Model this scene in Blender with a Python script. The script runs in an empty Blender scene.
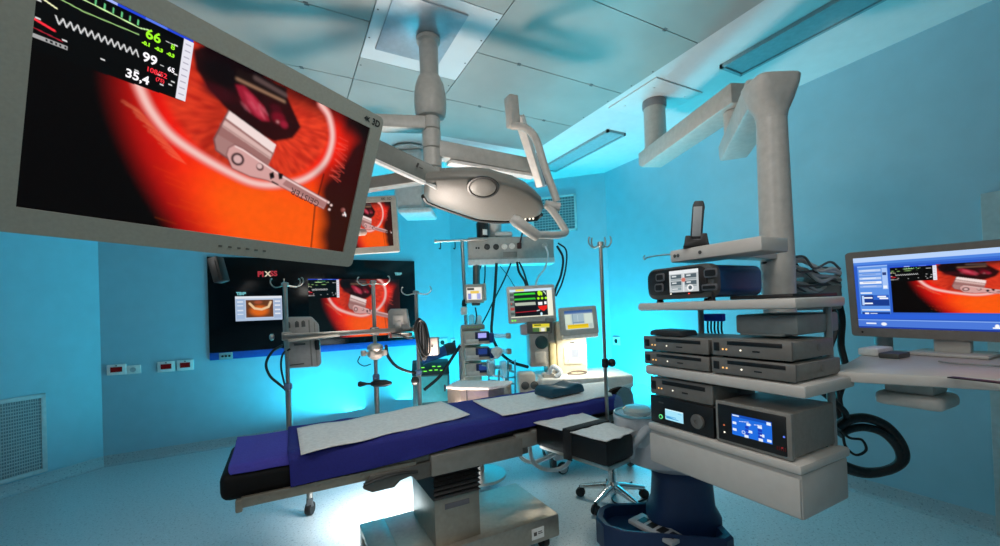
import bpy, bmesh, math, random
import numpy as np
from mathutils import Vector, Matrix
random.seed(4); rng = np.random.default_rng(4)
C = bpy.context.scene.collection
V = Vector
# ------------------------------------------------------------------ camera
F, Y0, PITCH, ROLL, YAW, H = 410.25, 303.77, 0.010, 0.036, 0.487, 1.4
_cp, _sp, _cr, _sr = math.cos(PITCH), math.sin(PITCH), math.cos(ROLL), math.sin(ROLL)
_s, _c = math.sin(YAW), math.cos(YAW)
fwd = V((_s*_cp, _c*_cp, _sp)); right0 = V((_c, -_s, 0)); up0 = V((-_s*_sp, -_c*_sp, _cp))
right = right0*_cr - up0*_sr; up = right0*_sr + up0*_cr
cam = bpy.data.cameras.new('camera'); co = bpy.data.objects.new('camera', cam); C.objects.link(co)
m = Matrix.Identity(4)
for i, a in enumerate((right, up, -fwd)):
    for j in range(3): m[j][i] = a[j]
m.translation = V((0, 0, H)); co.matrix_world = m
cam.sensor_width = 36; cam.lens = F*36/1000; cam.shift_y = (Y0-273)/1000; cam.clip_start = 0.02; cam.clip_end = 60
bpy.context.scene.camera = co
# survey helpers: a sight line of the photograph met with a known plane / distance (room metres)
def ray(u, v):
    du, dv = u-500, v-Y0
    r = du*_cr-dv*_sr; t = du*_sr+dv*_cr
    x, z0 = r/F, -t/F
    d, z = _cp-z0*_sp, _sp+z0*_cp
    return V((x*_c+d*_s, -x*_s+d*_c, z))/d
O = V((0, 0, H))
def at(u, v, d): return O+ray(u, v)*d
def atz(u, v, z): r = ray(u, v); return O+r*((z-H)/r.z)
def ata(u, v, a): r = ray(u, v); return O+r*(a/r.x)
def atb(u, v, b): r = ray(u, v); return O+r*(b/r.y)
# ------------------------------------------------------------------ materials
def lin(h):
    if isinstance(h, str):
        c = [int(h[i:i+2], 16)/255 for i in (0, 2, 4)]
        return tuple(x/12.92 if x < .04045 else ((x+.055)/1.055)**2.4 for x in c)+(1,)
    return tuple(h)+(1,)
MATS = {}
def mat(name, col, rough=.5, metal=0, var=.08, scale=30, bump=0, emit=None, es=0, trans=0, coat=0, spec=.5):
    if name in MATS: return MATS[name]
    M = bpy.data.materials.new(name); M.use_nodes = True; nt = M.node_tree; b = nt.nodes['Principled BSDF']
    c = lin(col); b.inputs['Roughness'].default_value = rough; b.inputs['Metallic'].default_value = metal
    b.inputs['Specular IOR Level'].default_value = spec
    n = nt.nodes.new('ShaderNodeTexNoise'); n.inputs['Scale'].default_value = scale; n.inputs['Detail'].default_value = 3
    tc = nt.nodes.new('ShaderNodeTexCoord'); nt.links.new(tc.outputs['Object'], n.inputs['Vector'])
    r = nt.nodes.new('ShaderNodeValToRGB'); r.color_ramp.elements[0].position = .3; r.color_ramp.elements[1].position = .7
    r.color_ramp.elements[0].color = tuple(x*(1-var) for x in c[:3])+(1,); r.color_ramp.elements[1].color = tuple(min(1, x*(1+var)) for x in c[:3])+(1,)
    nt.links.new(n.outputs['Fac'], r.inputs['Fac']); nt.links.new(r.outputs['Color'], b.inputs['Base Color'])
    if bump:
        bp = nt.nodes.new('ShaderNodeBump'); bp.inputs['Strength'].default_value = bump; bp.inputs['Distance'].default_value = .01
        nt.links.new(n.outputs['Fac'], bp.inputs['Height']); nt.links.new(bp.outputs['Normal'], b.inputs['Normal'])
    if emit: b.inputs['Emission Color'].default_value = lin(emit); b.inputs['Emission Strength'].default_value = es
    if trans: b.inputs['Transmission Weight'].default_value = trans
    if coat: b.inputs['Coat Weight'].default_value = coat
    MATS[name] = M; return M
def speckle(name, base, dark, light, rough):
    M = bpy.data.materials.new(name); M.use_nodes = True; nt = M.node_tree; b = nt.nodes['Principled BSDF']
    tc = nt.nodes.new('ShaderNodeTexCoord')
    def layer(scale, lo, hi, c0, prev):
        n = nt.nodes.new('ShaderNodeTexNoise'); n.inputs['Scale'].default_value = scale; n.inputs['Detail'].default_value = 2
        nt.links.new(tc.outputs['Object'], n.inputs['Vector'])
        r = nt.nodes.new('ShaderNodeValToRGB'); r.color_ramp.elements[0].position = lo; r.color_ramp.elements[1].position = hi
        nt.links.new(n.outputs['Fac'], r.inputs['Fac'])
        mx = nt.nodes.new('ShaderNodeMixRGB'); nt.links.new(r.outputs['Color'], mx.inputs['Fac'])
        if prev is None: mx.inputs['Color1'].default_value = lin(base)
        else: nt.links.new(prev.outputs['Color'], mx.inputs['Color1'])
        mx.inputs['Color2'].default_value = lin(c0); return mx
    p = layer(70, .60, .66, dark, None); p = layer(95, .62, .68, light, p); p = layer(45, .66, .70, dark, p)
    nt.links.new(p.outputs['Color'], b.inputs['Base Color']); b.inputs['Roughness'].default_value = rough
    MATS[name] = M; return M
def glass(name, col, alpha=.25):
    M = bpy.data.materials.new(name); M.use_nodes = True; nt = M.node_tree; b = nt.nodes['Principled BSDF']
    b.inputs['Base Color'].default_value = lin(col); b.inputs['Roughness'].default_value = .05; b.inputs['Alpha'].default_value = alpha
    n = nt.nodes.new('ShaderNodeTexNoise'); n.inputs['Scale'].default_value = 6
    mr = nt.nodes.new('ShaderNodeMapRange'); mr.inputs['To Min'].default_value = .03; mr.inputs['To Max'].default_value = .1
    nt.links.new(n.outputs['Fac'], mr.inputs['Value']); nt.links.new(mr.outputs['Result'], b.inputs['Roughness'])
    MATS[name] = M; return M
def glow(name, col, s=1): return mat(name, (0.01, 0.01, 0.01), .4, emit=col, es=s)
_pic = None
def picmat():
    global _pic
    if _pic: return _pic
    M = bpy.data.materials.new('display_picture'); M.use_nodes = True; nt = M.node_tree; b = nt.nodes['Principled BSDF']
    a = nt.nodes.new('ShaderNodeVertexColor'); a.layer_name = 'Col'
    b.inputs['Base Color'].default_value = (.004, .004, .004, 1); b.inputs['Roughness'].default_value = .45; b.inputs['Specular IOR Level'].default_value = .15
    nt.links.new(a.outputs['Color'], b.inputs['Emission Color']); b.inputs['Emission Strength'].default_value = 1.0
    _pic = M; return M
white_paint = mat('white_enamel', 'd9d6d0', .35); grey_shell = mat('grey_shell', '9a9a90', .45, scale=60)
warm_grey = mat('warm_grey_enamel', 'c2beb8', .4); dark_grey = mat('dark_grey_plastic', '4a4b49', .5); mid_grey = mat('mid_grey_metal_paint', '7c7c78', .45)
black = mat('black_plastic', '0c0c0d', .45); rubber = mat('black_rubber', '111112', .6); steel = mat('brushed_steel', 'b9b7b2', .3, 1, scale=80)
dull_steel = mat('dull_steel', 'a59f94', .42, .85, scale=60); chrome = mat('chrome', 'd8d8d8', .12, 1)
foam = mat('black_vinyl', '08080a', .45, bump=.1); navy_cloth = mat('navy_drape_cloth', '1a1c74', .8, bump=.3, scale=120)
violet_cloth = mat('violet_blue_cloth', '3f3a9e', .8, bump=.3, scale=120); white_cloth = mat('white_paper_cloth', 'd8d5d2', .8, bump=.4, scale=60)
teal_vinyl = mat('dark_teal_vinyl', '123f52', .5); navy_plastic = mat('navy_plastic', '0f2a50', .45); pale_grey = mat('pale_grey_plastic', 'b3b4b6', .4)
cream = mat('cream_plastic', 'd8cfb4', .45); brown_black = mat('dark_vent', '20211f', .6); blue_paint = mat('blue_trim_paint', '0d4fa8', .5)
cyan_white = mat('white_laminate', 'd5dcdc', .35); teal_shell = mat('teal_grey_shell', '5f8a90', .45); pipe_white = mat('white_hose_plastic', 'd4d9dc', .4)
label_white = mat('white_label', 'e6e6e2', .6); red_led = glow('red_led_panel', 'a01515', .5); green_led = glow('green_led', '7dff50', 1.2)
white_led = glow('white_led', 'fff4e0', 1.5); amber_led = glow('amber_led', 'ffc070', 1.3); screen_black = mat('screen_black', (.004, .004, .005), .3, spec=.12)
clear = glass('clear_plastic', '8fd0e4', .16); cyl_dark = mat('charcoal_grey', '2a2b2c', .5); blue_box = mat('blue_box_paint', '14406e', .4)
# ------------------------------------------------------------------ mesh builder
class MB:
    def __init__(s, M=None): s.bm = bmesh.new(); s.M = M or Matrix.Identity(4); s.mi = 0
    def _f(s, vs, smooth=True):
        try: f = s.bm.faces.new(vs); f.material_index = s.mi; f.smooth = smooth; return f
        except ValueError: return None
    def v(s, p): return s.bm.verts.new(s.M @ V(p))
    def box(s, a, b, bev=0, seg=2):
        lo = [min(a[i], b[i]) for i in range(3)]; hi = [max(a[i], b[i]) for i in range(3)]
        t = bmesh.new(); bmesh.ops.create_cube(t, size=1)
        for v in t.verts: v.co = V([lo[i]+(v.co[i]+.5)*(hi[i]-lo[i]) for i in range(3)])
        if bev: bmesh.ops.bevel(t, geom=list(t.edges), offset=min(bev, .49*min(hi[i]-lo[i] for i in range(3))), segments=seg, affect='EDGES', profile=.5)
        return s.add(t)
    def add(s, t):
        mp = {}
        for v in t.verts: mp[v] = s.v(v.co)
        for f in t.faces: s._f([mp[v] for v in f.verts])
        t.free(); return s
    def prism(s, pts, ext, bev=0):
        """closed outline (3-D points) extruded along ext"""
        ext = V(ext); t = bmesh.new()
        A = [t.verts.new(V(p)) for p in pts]; B = [t.verts.new(V(p)+ext) for p in pts]; n = len(pts)
        t.faces.new(A[::-1]); t.faces.new(B)
        for i in range(n): t.faces.new((A[i], A[(i+1) % n], B[(i+1) % n], B[i]))
        bmesh.ops.recalc_face_normals(t, faces=list(t.faces))
        if bev: bmesh.ops.bevel(t, geom=list(t.edges), offset=bev, segments=2, affect='EDGES', profile=.5)
        return s.add(t)
    def cyl(s, p0, p1, r0, r1=None, n=20): return s.tube([p0, p1], [r0, r0 if r1 is None else r1], n)
    def tube(s, pts, r, n=12, cap=True):
        pts = [V(p) for p in pts]; k = len(pts); rs = r if isinstance(r, (list, tuple)) else [r]*k
        d = [(pts[min(i+1, k-1)]-pts[max(i-1, 0)]).normalized() for i in range(k)]
        x = d[0].orthogonal().normalized(); rings = []
        for i in range(k):
            x = (x-d[i]*x.dot(d[i])); x = x.normalized() if x.length > 1e-6 else d[i].orthogonal().normalized(); y = d[i].cross(x)
            rings.append([s.v(pts[i]+(x*math.cos(2*math.pi*j/n)+y*math.sin(2*math.pi*j/n))*rs[i]) for j in range(n)])
        for i in range(k-1):
            for j in range(n): s._f((rings[i][j], rings[i][(j+1) % n], rings[i+1][(j+1) % n], rings[i+1][j]))
        if cap: s._f(rings[0][::-1]); s._f(rings[-1])
        return s
    def lathe(s, c, prof, axis=(0, 0, 1), n=32):
        """prof: (radius, height) pairs round axis at c"""
        ax = V(axis).normalized(); x = ax.orthogonal().normalized(); y = ax.cross(x); c = V(c); rings = []
        for r, h in prof:
            rings.append([s.v(c+ax*h+(x*math.cos(2*math.pi*j/n)+y*math.sin(2*math.pi*j/n))*max(r, 1e-4)) for j in range(n)])
        for i in range(len(rings)-1):
            for j in range(n): s._f((rings[i][j], rings[i][(j+1) % n], rings[i+1][(j+1) % n], rings[i+1][j]))
        s._f(rings[0][::-1]); s._f(rings[-1]); return s
    def quad(s, *p): s._f([s.v(q) for q in p]); return s
    def grid(s, fn, nx, ny):
        g = [[s.v(fn(i/nx, j/ny)) for i in range(nx+1)] for j in range(ny+1)]
        for j in range(ny):
            for i in range(nx): s._f((g[j][i], g[j][i+1], g[j+1][i+1], g[j+1][i]))
        return s
    def text(s, txt, o, xd, yd, size, depth=0, font_shear=0, bold=0):
        cu = bpy.data.curves.new('t', 'FONT'); cu.body = txt; cu.size = size; cu.extrude = depth; cu.shear = font_shear; cu.offset = bold
        cu.resolution_u = 3
        ob = bpy.data.objects.new('t', cu); me = bpy.data.meshes.new_from_object(ob)
        xd = V(xd).normalized(); yd = V(yd).normalized(); zd = xd.cross(yd)
        mp = [s.v(V(o)+xd*v.co.x+yd*v.co.y+zd*v.co.z) for v in me.vertices]
        for p in me.polygons: s._f([mp[i] for i in p.vertices], False)
        bpy.data.objects.remove(ob); bpy.data.curves.remove(cu); bpy.data.meshes.remove(me); return s
    def build(s, name, m, parent=None, label=None, loc=None, sharp=35):
        me = bpy.data.meshes.new(name)
        base = V(loc) if loc is not None else V((0, 0, 0))
        p = parent
        while p is not None: base = base+p.location; p = p.parent
        for v in s.bm.verts: v.co -= base
        bmesh.ops.recalc_face_normals(s.bm, faces=list(s.bm.faces))
        s.bm.to_mesh(me); s.bm.free()
        for x in (m if isinstance(m, (list, tuple)) else [m]): me.materials.append(x)
        me.set_sharp_from_angle(angle=math.radians(sharp))
        o = bpy.data.objects.new(name, me); C.objects.link(o)
        if parent: o.parent = parent
        elif loc is not None: o.location = V(loc)
        if label: o['label'] = label
        return o
def tag(o, label, cat, group=None):
    o['label'] = label; o['category'] = cat
    if group: o['group'] = group
    return o
def thing(name, label, cat, loc, group=None):
    o = bpy.data.objects.new(name, None); C.objects.link(o); o.location = V(loc); o.empty_display_size = .05
    return tag(o, label, cat, group)
def dup(root, loc, label=None):
    r = root.copy(); C.objects.link(r); r.location = V(loc)
    if label: r['label'] = label
    for ch in list(root.children):
        c = ch.copy(); C.objects.link(c); c.parent = r
        for g in list(ch.children):
            d = g.copy(); C.objects.link(d); d.parent = c
    return r
def struct(name, mb, m): o = mb.build(name, m); o['kind'] = 'structure'; return o
def face(p, ang=0, tilt=0, roll=0):
    """frame at p: local x right, y up, z out of the front; ang turns it about the vertical (0 = facing the camera side), tilt leans its top back"""
    th = YAW - math.radians(ang)
    x = V((math.cos(th), -math.sin(th), 0)); n = V((-math.sin(th), -math.cos(th), 0)); y = V((0, 0, 1))
    t = math.radians(tilt); n2 = n*math.cos(t)+y*math.sin(t); y2 = y*math.cos(t)-n*math.sin(t)
    r = math.radians(roll); x3 = x*math.cos(r)+y2*math.sin(r); y3 = y2*math.cos(r)-x*math.sin(r)
    M = Matrix.Identity(4)
    for i, a in enumerate((x3, y3, n2)):
        for j in range(3): M[j][i] = a[j]
    M.translation = V(p); return M
def curve(pts, n=8):
    """Catmull-Rom through pts"""
    P = [V(p) for p in pts]; P = [P[0]*2-P[1]]+P+[P[-1]*2-P[-2]]; out = []
    for i in range(1, len(P)-2):
        for k in range(n):
            t = k/n; a, b, c, d = P[i-1], P[i], P[i+1], P[i+2]
            out.append(.5*((2*b)+(c-a)*t+(2*a-5*b+4*c-d)*t*t+(3*b-a-3*c+d)*t**3))
    return out+[P[-2]]
# ------------------------------------------------------------------ display pictures
def sm(x, a, b): t = np.clip((x-a)/(b-a), 0, 1); return t*t*(3-2*t)
class Pic:
    def __init__(s, nx, ny, bg=(0, 0, 0), asp=1.78):
        s.nx, s.ny = nx, ny; s.X, s.Y = np.meshgrid(np.linspace(0, 1, nx), np.linspace(0, 1, ny)); s.a = np.zeros((ny, nx, 3)); s.a[:] = lin(bg)[:3]; s.asp = asp
    def mix(s, m, c):
        c = np.array(lin(c)[:3]) if isinstance(c, (str, tuple)) else c
        s.a = s.a*(1-m[..., None])+c*m[..., None]; return s
    def rect(s, x0, y0, x1, y1, c, a=1):
        return s.mix(((s.X >= x0) & (s.X <= x1) & (s.Y >= y0) & (s.Y <= y1))*float(a), c)
    def poly(s, pts, c, a=1):
        ins = np.zeros(s.X.shape, bool); n = len(pts)
        for i in range(n):
            (x0, y0), (x1, y1) = pts[i], pts[(i+1) % n]
            cr = ((y0 > s.Y) != (y1 > s.Y)) & (s.X < (x1-x0)*(s.Y-y0)/(y1-y0+1e-12)+x0); ins ^= cr
        return s.mix(ins*float(a), c)
    def dist(s, pts):
        d = np.full(s.X.shape, 9.)
        for (x0, y0), (x1, y1) in zip(pts[:-1], pts[1:]):
            ax, ay = (x1-x0)*s.asp, y1-y0; px, py = (s.X-x0)*s.asp, s.Y-y0
            t = np.clip((px*ax+py*ay)/(ax*ax+ay*ay+1e-12), 0, 1); d = np.minimum(d, np.hypot(px-t*ax, py-t*ay))
        return d
    def line(s, pts, w, c, soft=.5, a=1): d = s.dist(pts); return s.mix(a*(1-sm(d, w*(1-soft), w)), c)
    def blob(s, x, y, rx, ry, c, a=1, soft=.6): d = np.hypot((s.X-x)/rx, (s.Y-y)/ry); return s.mix(a*(1-sm(d, 1-soft, 1)), c)
def noise2(X, Y, f, seed):
    r = np.random.default_rng(seed); g = r.random((64, 64)); x = X*f % 63; y = Y*f % 63
    i, j = x.astype(int), y.astype(int); u, v = x-i, y-j; u = u*u*(3-2*u); v = v*v*(3-2*v)
    return (g[j, i]*(1-u)+g[j, i+1]*u)*(1-v)+(g[j+1, i]*(1-u)+g[j+1, i+1]*u)*v
def crsamp(pts, n=10): return [(p.x, p.y) for p in curve([(x, y, 0) for x, y in pts], n)]
def eye(nx, ny, overlay=True):
    p = Pic(nx, ny, '000000'); X, Y = p.X, p.Y
    left = .125+.19*np.clip((Y-.3)/.7, 0, 1)**1.6
    mass = sm(X, left-.02, left+.07)
    g = np.clip((X-left)/.35, 0, 1); nz = noise2(X*1.8, Y, 30, 1)*.5+noise2(X*1.8, Y, 60, 2)*.3
    lowr = sm(Y+.22*g, .58, .98)*sm(g, .12, .75)
    red = np.stack([.50+.5*sm(g, 0, .6)+0*X, .003+.012*g+.088*lowr, .003+0*X], -1)
    red *= (.90+.16*nz)[..., None]; p.mix(mass, red)
    # iris fan between the bright ring and the pupil
    ang = np.arctan2(Y-.24, (X-.53)*1.78); rad = np.hypot((X-.53)/.31, (Y-.12)/.52)
    fib = np.clip(.15+1.0*(noise2(ang*.8+3, rad*.3, 40, 5)-.2)+.5*(noise2(ang*2.2+7, rad*.22, 60, 6)-.5), 0, 1); inner = sm(rad, 1.0, .88)
    p.mix(inner*.9, np.stack([.42+.5*fib, .010+.055*fib+.01*nz, .006+.016*fib], -1))
    p.mix(inner*sm(X, .33, .42)*sm(X, .60, .5)*.35, '5a0804')
    p.mix(sm(Y, .14, .0)*sm(X, .3, .36)*.85, '1c0408')
    # pupil, folded tissue, dark folds
    p.poly([(.315, .04), (.33, .13), (.37, .20), (.44, .28), (.52, .335), (.60, .35), (.665, .29), (.69, .2), (.64, .1), (.6, .02), (.45, -.02), (.35, -.01)], '0a0206', .97)
    p.blob(.40, .10, .09, .09, '060104', .9); p.blob(.40, .20, .07, .05, '3a0610', .8)
    p.poly([(.445, .12), (.47, .105), (.50, .13), (.545, .17), (.572, .24), (.545, .255), (.50, .235), (.47, .19)], '9c1830', .95); p.poly([(.47, .13), (.50, .14), (.53, .18), (.555, .235), (.53, .235), (.49, .19)], 'c83850', .8)
    for k in range(16): x0 = .455+.09*random.random(); y0 = .12+.08*random.random()+(x0-.455)*.6; p.line([(x0, y0), (x0+.02, y0+.03)], .004, 'f08090' if k % 2 else '5a0814', .9, .6)
    p.blob(.60, .20, .035, .05, '7a0a20', .9); p.blob(.625, .225, .02, .03, 'a81c38', .8); p.blob(.585, .15, .03, .03, '4a0614', .9); p.blob(.60, .225, .006, .006, 'ffb8b8')
    p.poly([(.438, .03), (.613, .005), (.613, .092), (.447, .08)], '1a0c0c'); p.line([(.50, .035), (.612, .05)], .016, '5a4644'); p.line([(.445, .085), (.612, .09)], .007, 'b08468')
    for _ in range(max(2, nx//90)):
        a = p.a; a = (np.roll(a, 1, 0)+a*2+np.roll(a, -1, 0))/4; a = (np.roll(a, 1, 1)+a*2+np.roll(a, -1, 1))/4; p.a[1:-1, 1:-1] = a[1:-1, 1:-1]
    p.mix(sm(X, left+.16, left)*.4, '060001')
    # bright ring of the cornea
    ring = crsamp([(.20, .29), (.206, .326), (.239, .417), (.293, .503), (.372, .564), (.472, .615), (.554, .638), (.64, .612), (.745, .523), (.817, .375), (.832, .198), (.799, .06), (.752, .0)])
    p.line(ring, .056, 'd84030', 1, .4); p.line(ring, .042, 'ec9088', .8, .95); p.line(ring, .024, 'f8d0c8', 1, .8)
    for k in range(26):
        t = k/25; x0 = .22+.13*t; y0 = .42+.2*t; p.line([(x0-.035-.02*random.random(), y0-.01), (x0-.008, y0+.01)], .004, 'ff8a60', .8, .3)
    for k in range(40):
        x0 = .25+.5*random.random(); y0 = .68+.28*random.random(); p.line([(x0, y0), (x0+.06, y0+.02)], .0025, 'ff7018', .8, .2)
    # right shadow
    edge = .90-.10*np.clip(Y-.5, 0, 1)+.05*np.sin(Y*7+1)+.05*(noise2(X, Y, 9, 3)-.5)
    p.mix(sm(X, edge-.08, edge+.03)*.97, '060304'); p.mix(sm(X, .83, .9)*sm(Y, .25, .02)*.95, '100607')
    p.line([(.825, .45), (.815, .7), (.835, 1.0)], .01, '3a0404', .8, .8)
    for k in range(22):
        a = random.uniform(-.4, .9); x0 = .85+.02*random.random(); y0 = .15+.3*random.random(); p.line([(x0, y0), (x0+.05, y0+.05*a)], .004, 'ff5a4a', .8, .45)
    # lid speculum: plate, hinged arm, screws
    p.poly([(.437, .27), (.408, .453), (.419, .51), (.47, .545), (.588, .556), (.607, .42), (.609, .365)], '9c6c68')
    p.poly([(.415, .42), (.41, .46), (.42, .505), (.47, .54), (.587, .55), (.595, .50)], 'a87c78')
    p.poly([(.437, .27), (.43, .315), (.604, .42), (.609, .365)], 'f2dcd8'); p.poly([(.43, .33), (.424, .37), (.597, .465), (.601, .43)], 'd9b4ae'); p.line([(.42, .36), (.594, .455)], .008, '8f625e', .8, .6)
    p.line([(.437, .27), (.408, .453), (.419, .51), (.47, .545)], .006, '7a4a48')
    arm = [(.452, .517), (.455, .475), (.472, .445), (.50, .452), (.651, .538), (.87, .628), (.858, .698), (.643, .612), (.60, .60), (.54, .605), (.476, .585)]
    p.poly(arm, 'd4a09c'); p.line(arm+[arm[0]], .005, '6a3a3c', .8, .8); p.line([(.475, .455), (.5, .462), (.65, .548), (.86, .635)], .006, 'ffe8e4', .8, .8)
    p.poly([(.66, .60), (.672, .563), (.865, .645), (.856, .69)], 'a97672'); p.blob(.489, .524, .024, .042, '3a2226', 1, .2); p.blob(.489, .524, .016, .028, 'd8aeac', 1, .3); p.blob(.567, .531, .015, .026, '5a3436', 1, .2); p.blob(.565, .527, .011, .018, 'e0b8b4', 1, .3)
    p.poly([(.603, .555), (.618, .535), (.626, .57), (.612, .59)], '120a0c'); p.poly([(.636, .535), (.655, .53), (.655, .565), (.643, .575)], '120a0c'); p.line([(.62, .60), (.643, .61)], .007, '120a0c')
    for x, y in ((.873, .64), (.89, .655), (.885, .69), (.957, .665), (.97, .70), (.962, .705)): p.blob(x, y, .008, .011, 'f3d2cc', 1, .5)
    p.blob(.955, .67, .017, .025, '8d4a44', .9); p.line([(.965, .685), (.975, .71)], .006, 'ffffff')
    for _ in range(max(1, nx//280)):
        a = p.a; a = (np.roll(a, 1, 0)+a*2+np.roll(a, -1, 0))/4; a = (np.roll(a, 1, 1)+a*2+np.roll(a, -1, 1))/4; p.a[1:-1, 1:-1] = a[1:-1, 1:-1]
    if overlay:
        p.poly([(-.01, -.01), (.314, -.01), (.314, .312), (-.01, .33)], '020203'); p.rect(-.01, -.01, .314, .012, '2646d8'); p.rect(.20, -.01, .25, .012, '5b7bf0'); p.rect(.10, .0, .14, .01, 'a9b8ff')
        p.rect(.291, .012, .316, .312, 'e8e6f0')
        for k in range(9): p.rect(.296, .03+.031*k, .311, .036+.031*k, 'b8b4c4')
        p.line([(.04, .05), (.19, .06), (.21, .05)], .003, 'd8ffb0'); p.line([(.0, .085), (.08, .10), (.19, .09)], .003, 'c8ffa0', .8, .7)
        for k in range(6): p.line([(.1+.017*k, .03), (.1+.017*k, .05)], .004, '7df0a0', .8, .8)
        w = [(.035+.0064*k, .165+(.028 if k % 2 else -.0)-.0002*k) for k in range(26)]; p.line(w, .0034, 'e0e0e0', .7)
        p.line([(.0, .115), (.035, .135)], .004, 'f0f0c0'); p.line([(.0, .21), (.035, .225)], .006, 'ff3040'); p.line([(.0, .245), (.05, .255)], .003, 'a02030'); p.rect(.0, .268, .06, .283, 'a8a8a8')
        for k in range(5): p.rect(.022+.008*k, .271, .026+.008*k, .28, '202020')
        for x, y in ((.0, .13), (.002, .20), (.05, .245), (.12, .26), (.19, .25), (.25, .27), (.27, .255), (.275, .235), (.24, .23), (.26, .06), (.27, .058), (.25, .06), (.278, .195), (.245, .18)): p.rect(x, y, x+.009, y+.006, 'd8d8d8')
    return p
def console(nx, ny):
    p = Pic(nx, ny, '2a5cc8'); X, Y = p.X, p.Y
    p.rect(0, 0, 1, .10, 'b9d4fb'); p.rect(.0, .065, .86, .10, '4f86e2'); p.rect(.86, .0, 1, .08, 'dfeafc'); p.rect(.0, .10, 1, .125, '3b6cd2'); p.rect(.02, .12, .20, .82, '5a90e4')
    p.rect(.02, .12, .20, .135, '9cc0f4')
    for k, c in enumerate(('b9cff4', '8fb2ee', 'b9cff4', 'f4f8ff', '8fb2ee')):
        p.rect(.03, .17+.055*k, .16, .205+.055*k, c); p.rect(.05, .18+.055*k, .13, .186+.055*k, '4a6ab0' if k % 2 else 'eaf2ff')
    p.rect(.165, .16, .195, .45, 'a8c6f8'); p.rect(.168, .22, .192, .26, '2b3f7c'); p.rect(.168, .4, .192, .44, 'f0f6ff')
    p.rect(.03, .49, .1, .51, 'e9f2ff'); p.rect(.03, .53, .195, .68, '173a8c'); p.rect(.105, .53, .195, .60, '2a62c8'); p.rect(.035, .54, .05, .67, 'b8d4ff')
    for x, y in ((.05, .56), (.05, .64), (.13, .545), (.14, .57)): p.rect(x, y, x+.05, y+.02, 'f4f8ff')
    p.rect(.03, .73, .195, .75, 'd5e4fc'); p.rect(.03, .77, .195, .81, '173a8c'); p.rect(.045, .78, .07, .80, 'f4f8ff'); p.rect(.08, .785, .12, .795, 'dfeaff')
    e = eye(int(nx*.77), int(ny*.62)); x0 = int(nx*.215); y0 = int(ny*.16); e.a = e.a
    p.a[y0:y0+e.ny, x0:x0+e.nx] = e.a[:, :min(e.nx, nx-x0)]
    p.rect(0, .80, 1, .86, '2a60d8'); p.rect(0, .88, 1, .98, '4a78d8'); p.rect(0, .88, 1, .89, '8fb6f4'); p.rect(0, .98, 1, 1, '1a3a9c'); p.rect(.05, .925, .11, .945, 'e8f0ff'); p.blob(.155, .94, .02, .028, 'f4f8ff', 1, .4); p.blob(.72, .935, .012, .03, 'ffffff', 1, .4); p.rect(.70, .95, .745, .965, 'ffffff')
    p.rect(.79, .87, 1, .99, '2140a8'); p.rect(.80, .90, .90, .95, 'f0f0fa'); p.rect(.815, .955, .875, .97, 'c83048')
    for k in range(4): p.blob(.815+.023*k, .925, .008, .016, '8a90a8', 1, .4)
    return p
def vitals(nx, ny):
    p = Pic(nx, ny, 'f1f0dc'); p.rect(.0, 0, 1, .09, 'cfe6f6'); p.rect(.14, .0, .34, .07, 'f3e060'); p.rect(.10, .09, .88, .97, '0c1a20'); p.rect(0, .09, .1, .97, '7c8c88')
    for k in range(5): p.rect(.0, .13+.17*k, .09, .23+.17*k, '4d5a58' if k != 3 else 'b04a48')
    for y, c in ((.17, '38d838'), (.35, '38c838')): p.rect(.11, y-.05, .6, y+.05, '123c18'); p.line([(.11+.0095*k, y+(.025 if k % 3 == 0 else -.01)) for k in range(52)], .022, c)
    p.line([(.12+.008*k, .53+(.04 if k % 2 else -.04)) for k in range(60)], .02, 'b8c0b0'); p.rect(.12, .64, .62, .93, '070a14'); p.line([(.12, .82), (.62, .80)], .02, 'a01828'); p.line([(.62, .8), (.68, .78)], .02, 'e0e0e0')
    p.blob(.70, .17, .05, .11, 'b8f818', 1, .3); p.blob(.755, .2, .02, .08, 'b8f818', 1, .3); p.line([(.8, .13), (.83, .15), (.85, .22)], .02, 'd8f8e0')
    for x in (.67, .76, .85): p.blob(x, .36, .035, .05, 'a8f010', 1, .3)
    p.rect(.66, .49, .76, .60, 'f8f8f8'); p.rect(.8, .48, .86, .58, 'f8f8f8'); p.poly([(.65, .64), (.87, .62), (.86, .74), (.78, .82), (.68, .74)], 'e82018'); p.blob(.72, .92, .03, .07, 'd0f0ff', 1, .3); p.blob(.03, .5, .02, .04, 'd05048')
    return p
def vent_ui(nx, ny):
    p = Pic(nx, ny, 'c9d8cf'); p.rect(0, 0, 1, .12, '3f66a0'); p.rect(0, .12, 1, .18, '6c86b0'); p.rect(.25, .2, .68, .7, 'a3bcc8'); p.rect(.28, .18, .3, .75, '7895a8'); p.rect(.45, .25, .47, .6, 'c8d8e0'); p.rect(.28, .62, .68, .68, '7b98b4'); p.rect(.04, .2, .2, .68, 'd6e4d2'); p.rect(.72, .22, .96, .7, 'd2e2d6')
    p.rect(.08, .74, .82, .95, 'f0cf20'); p.rect(.1, .78, .8, .83, 'd8b010'); p.rect(.84, .74, .97, .95, 'b6c8c0'); return p
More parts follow.
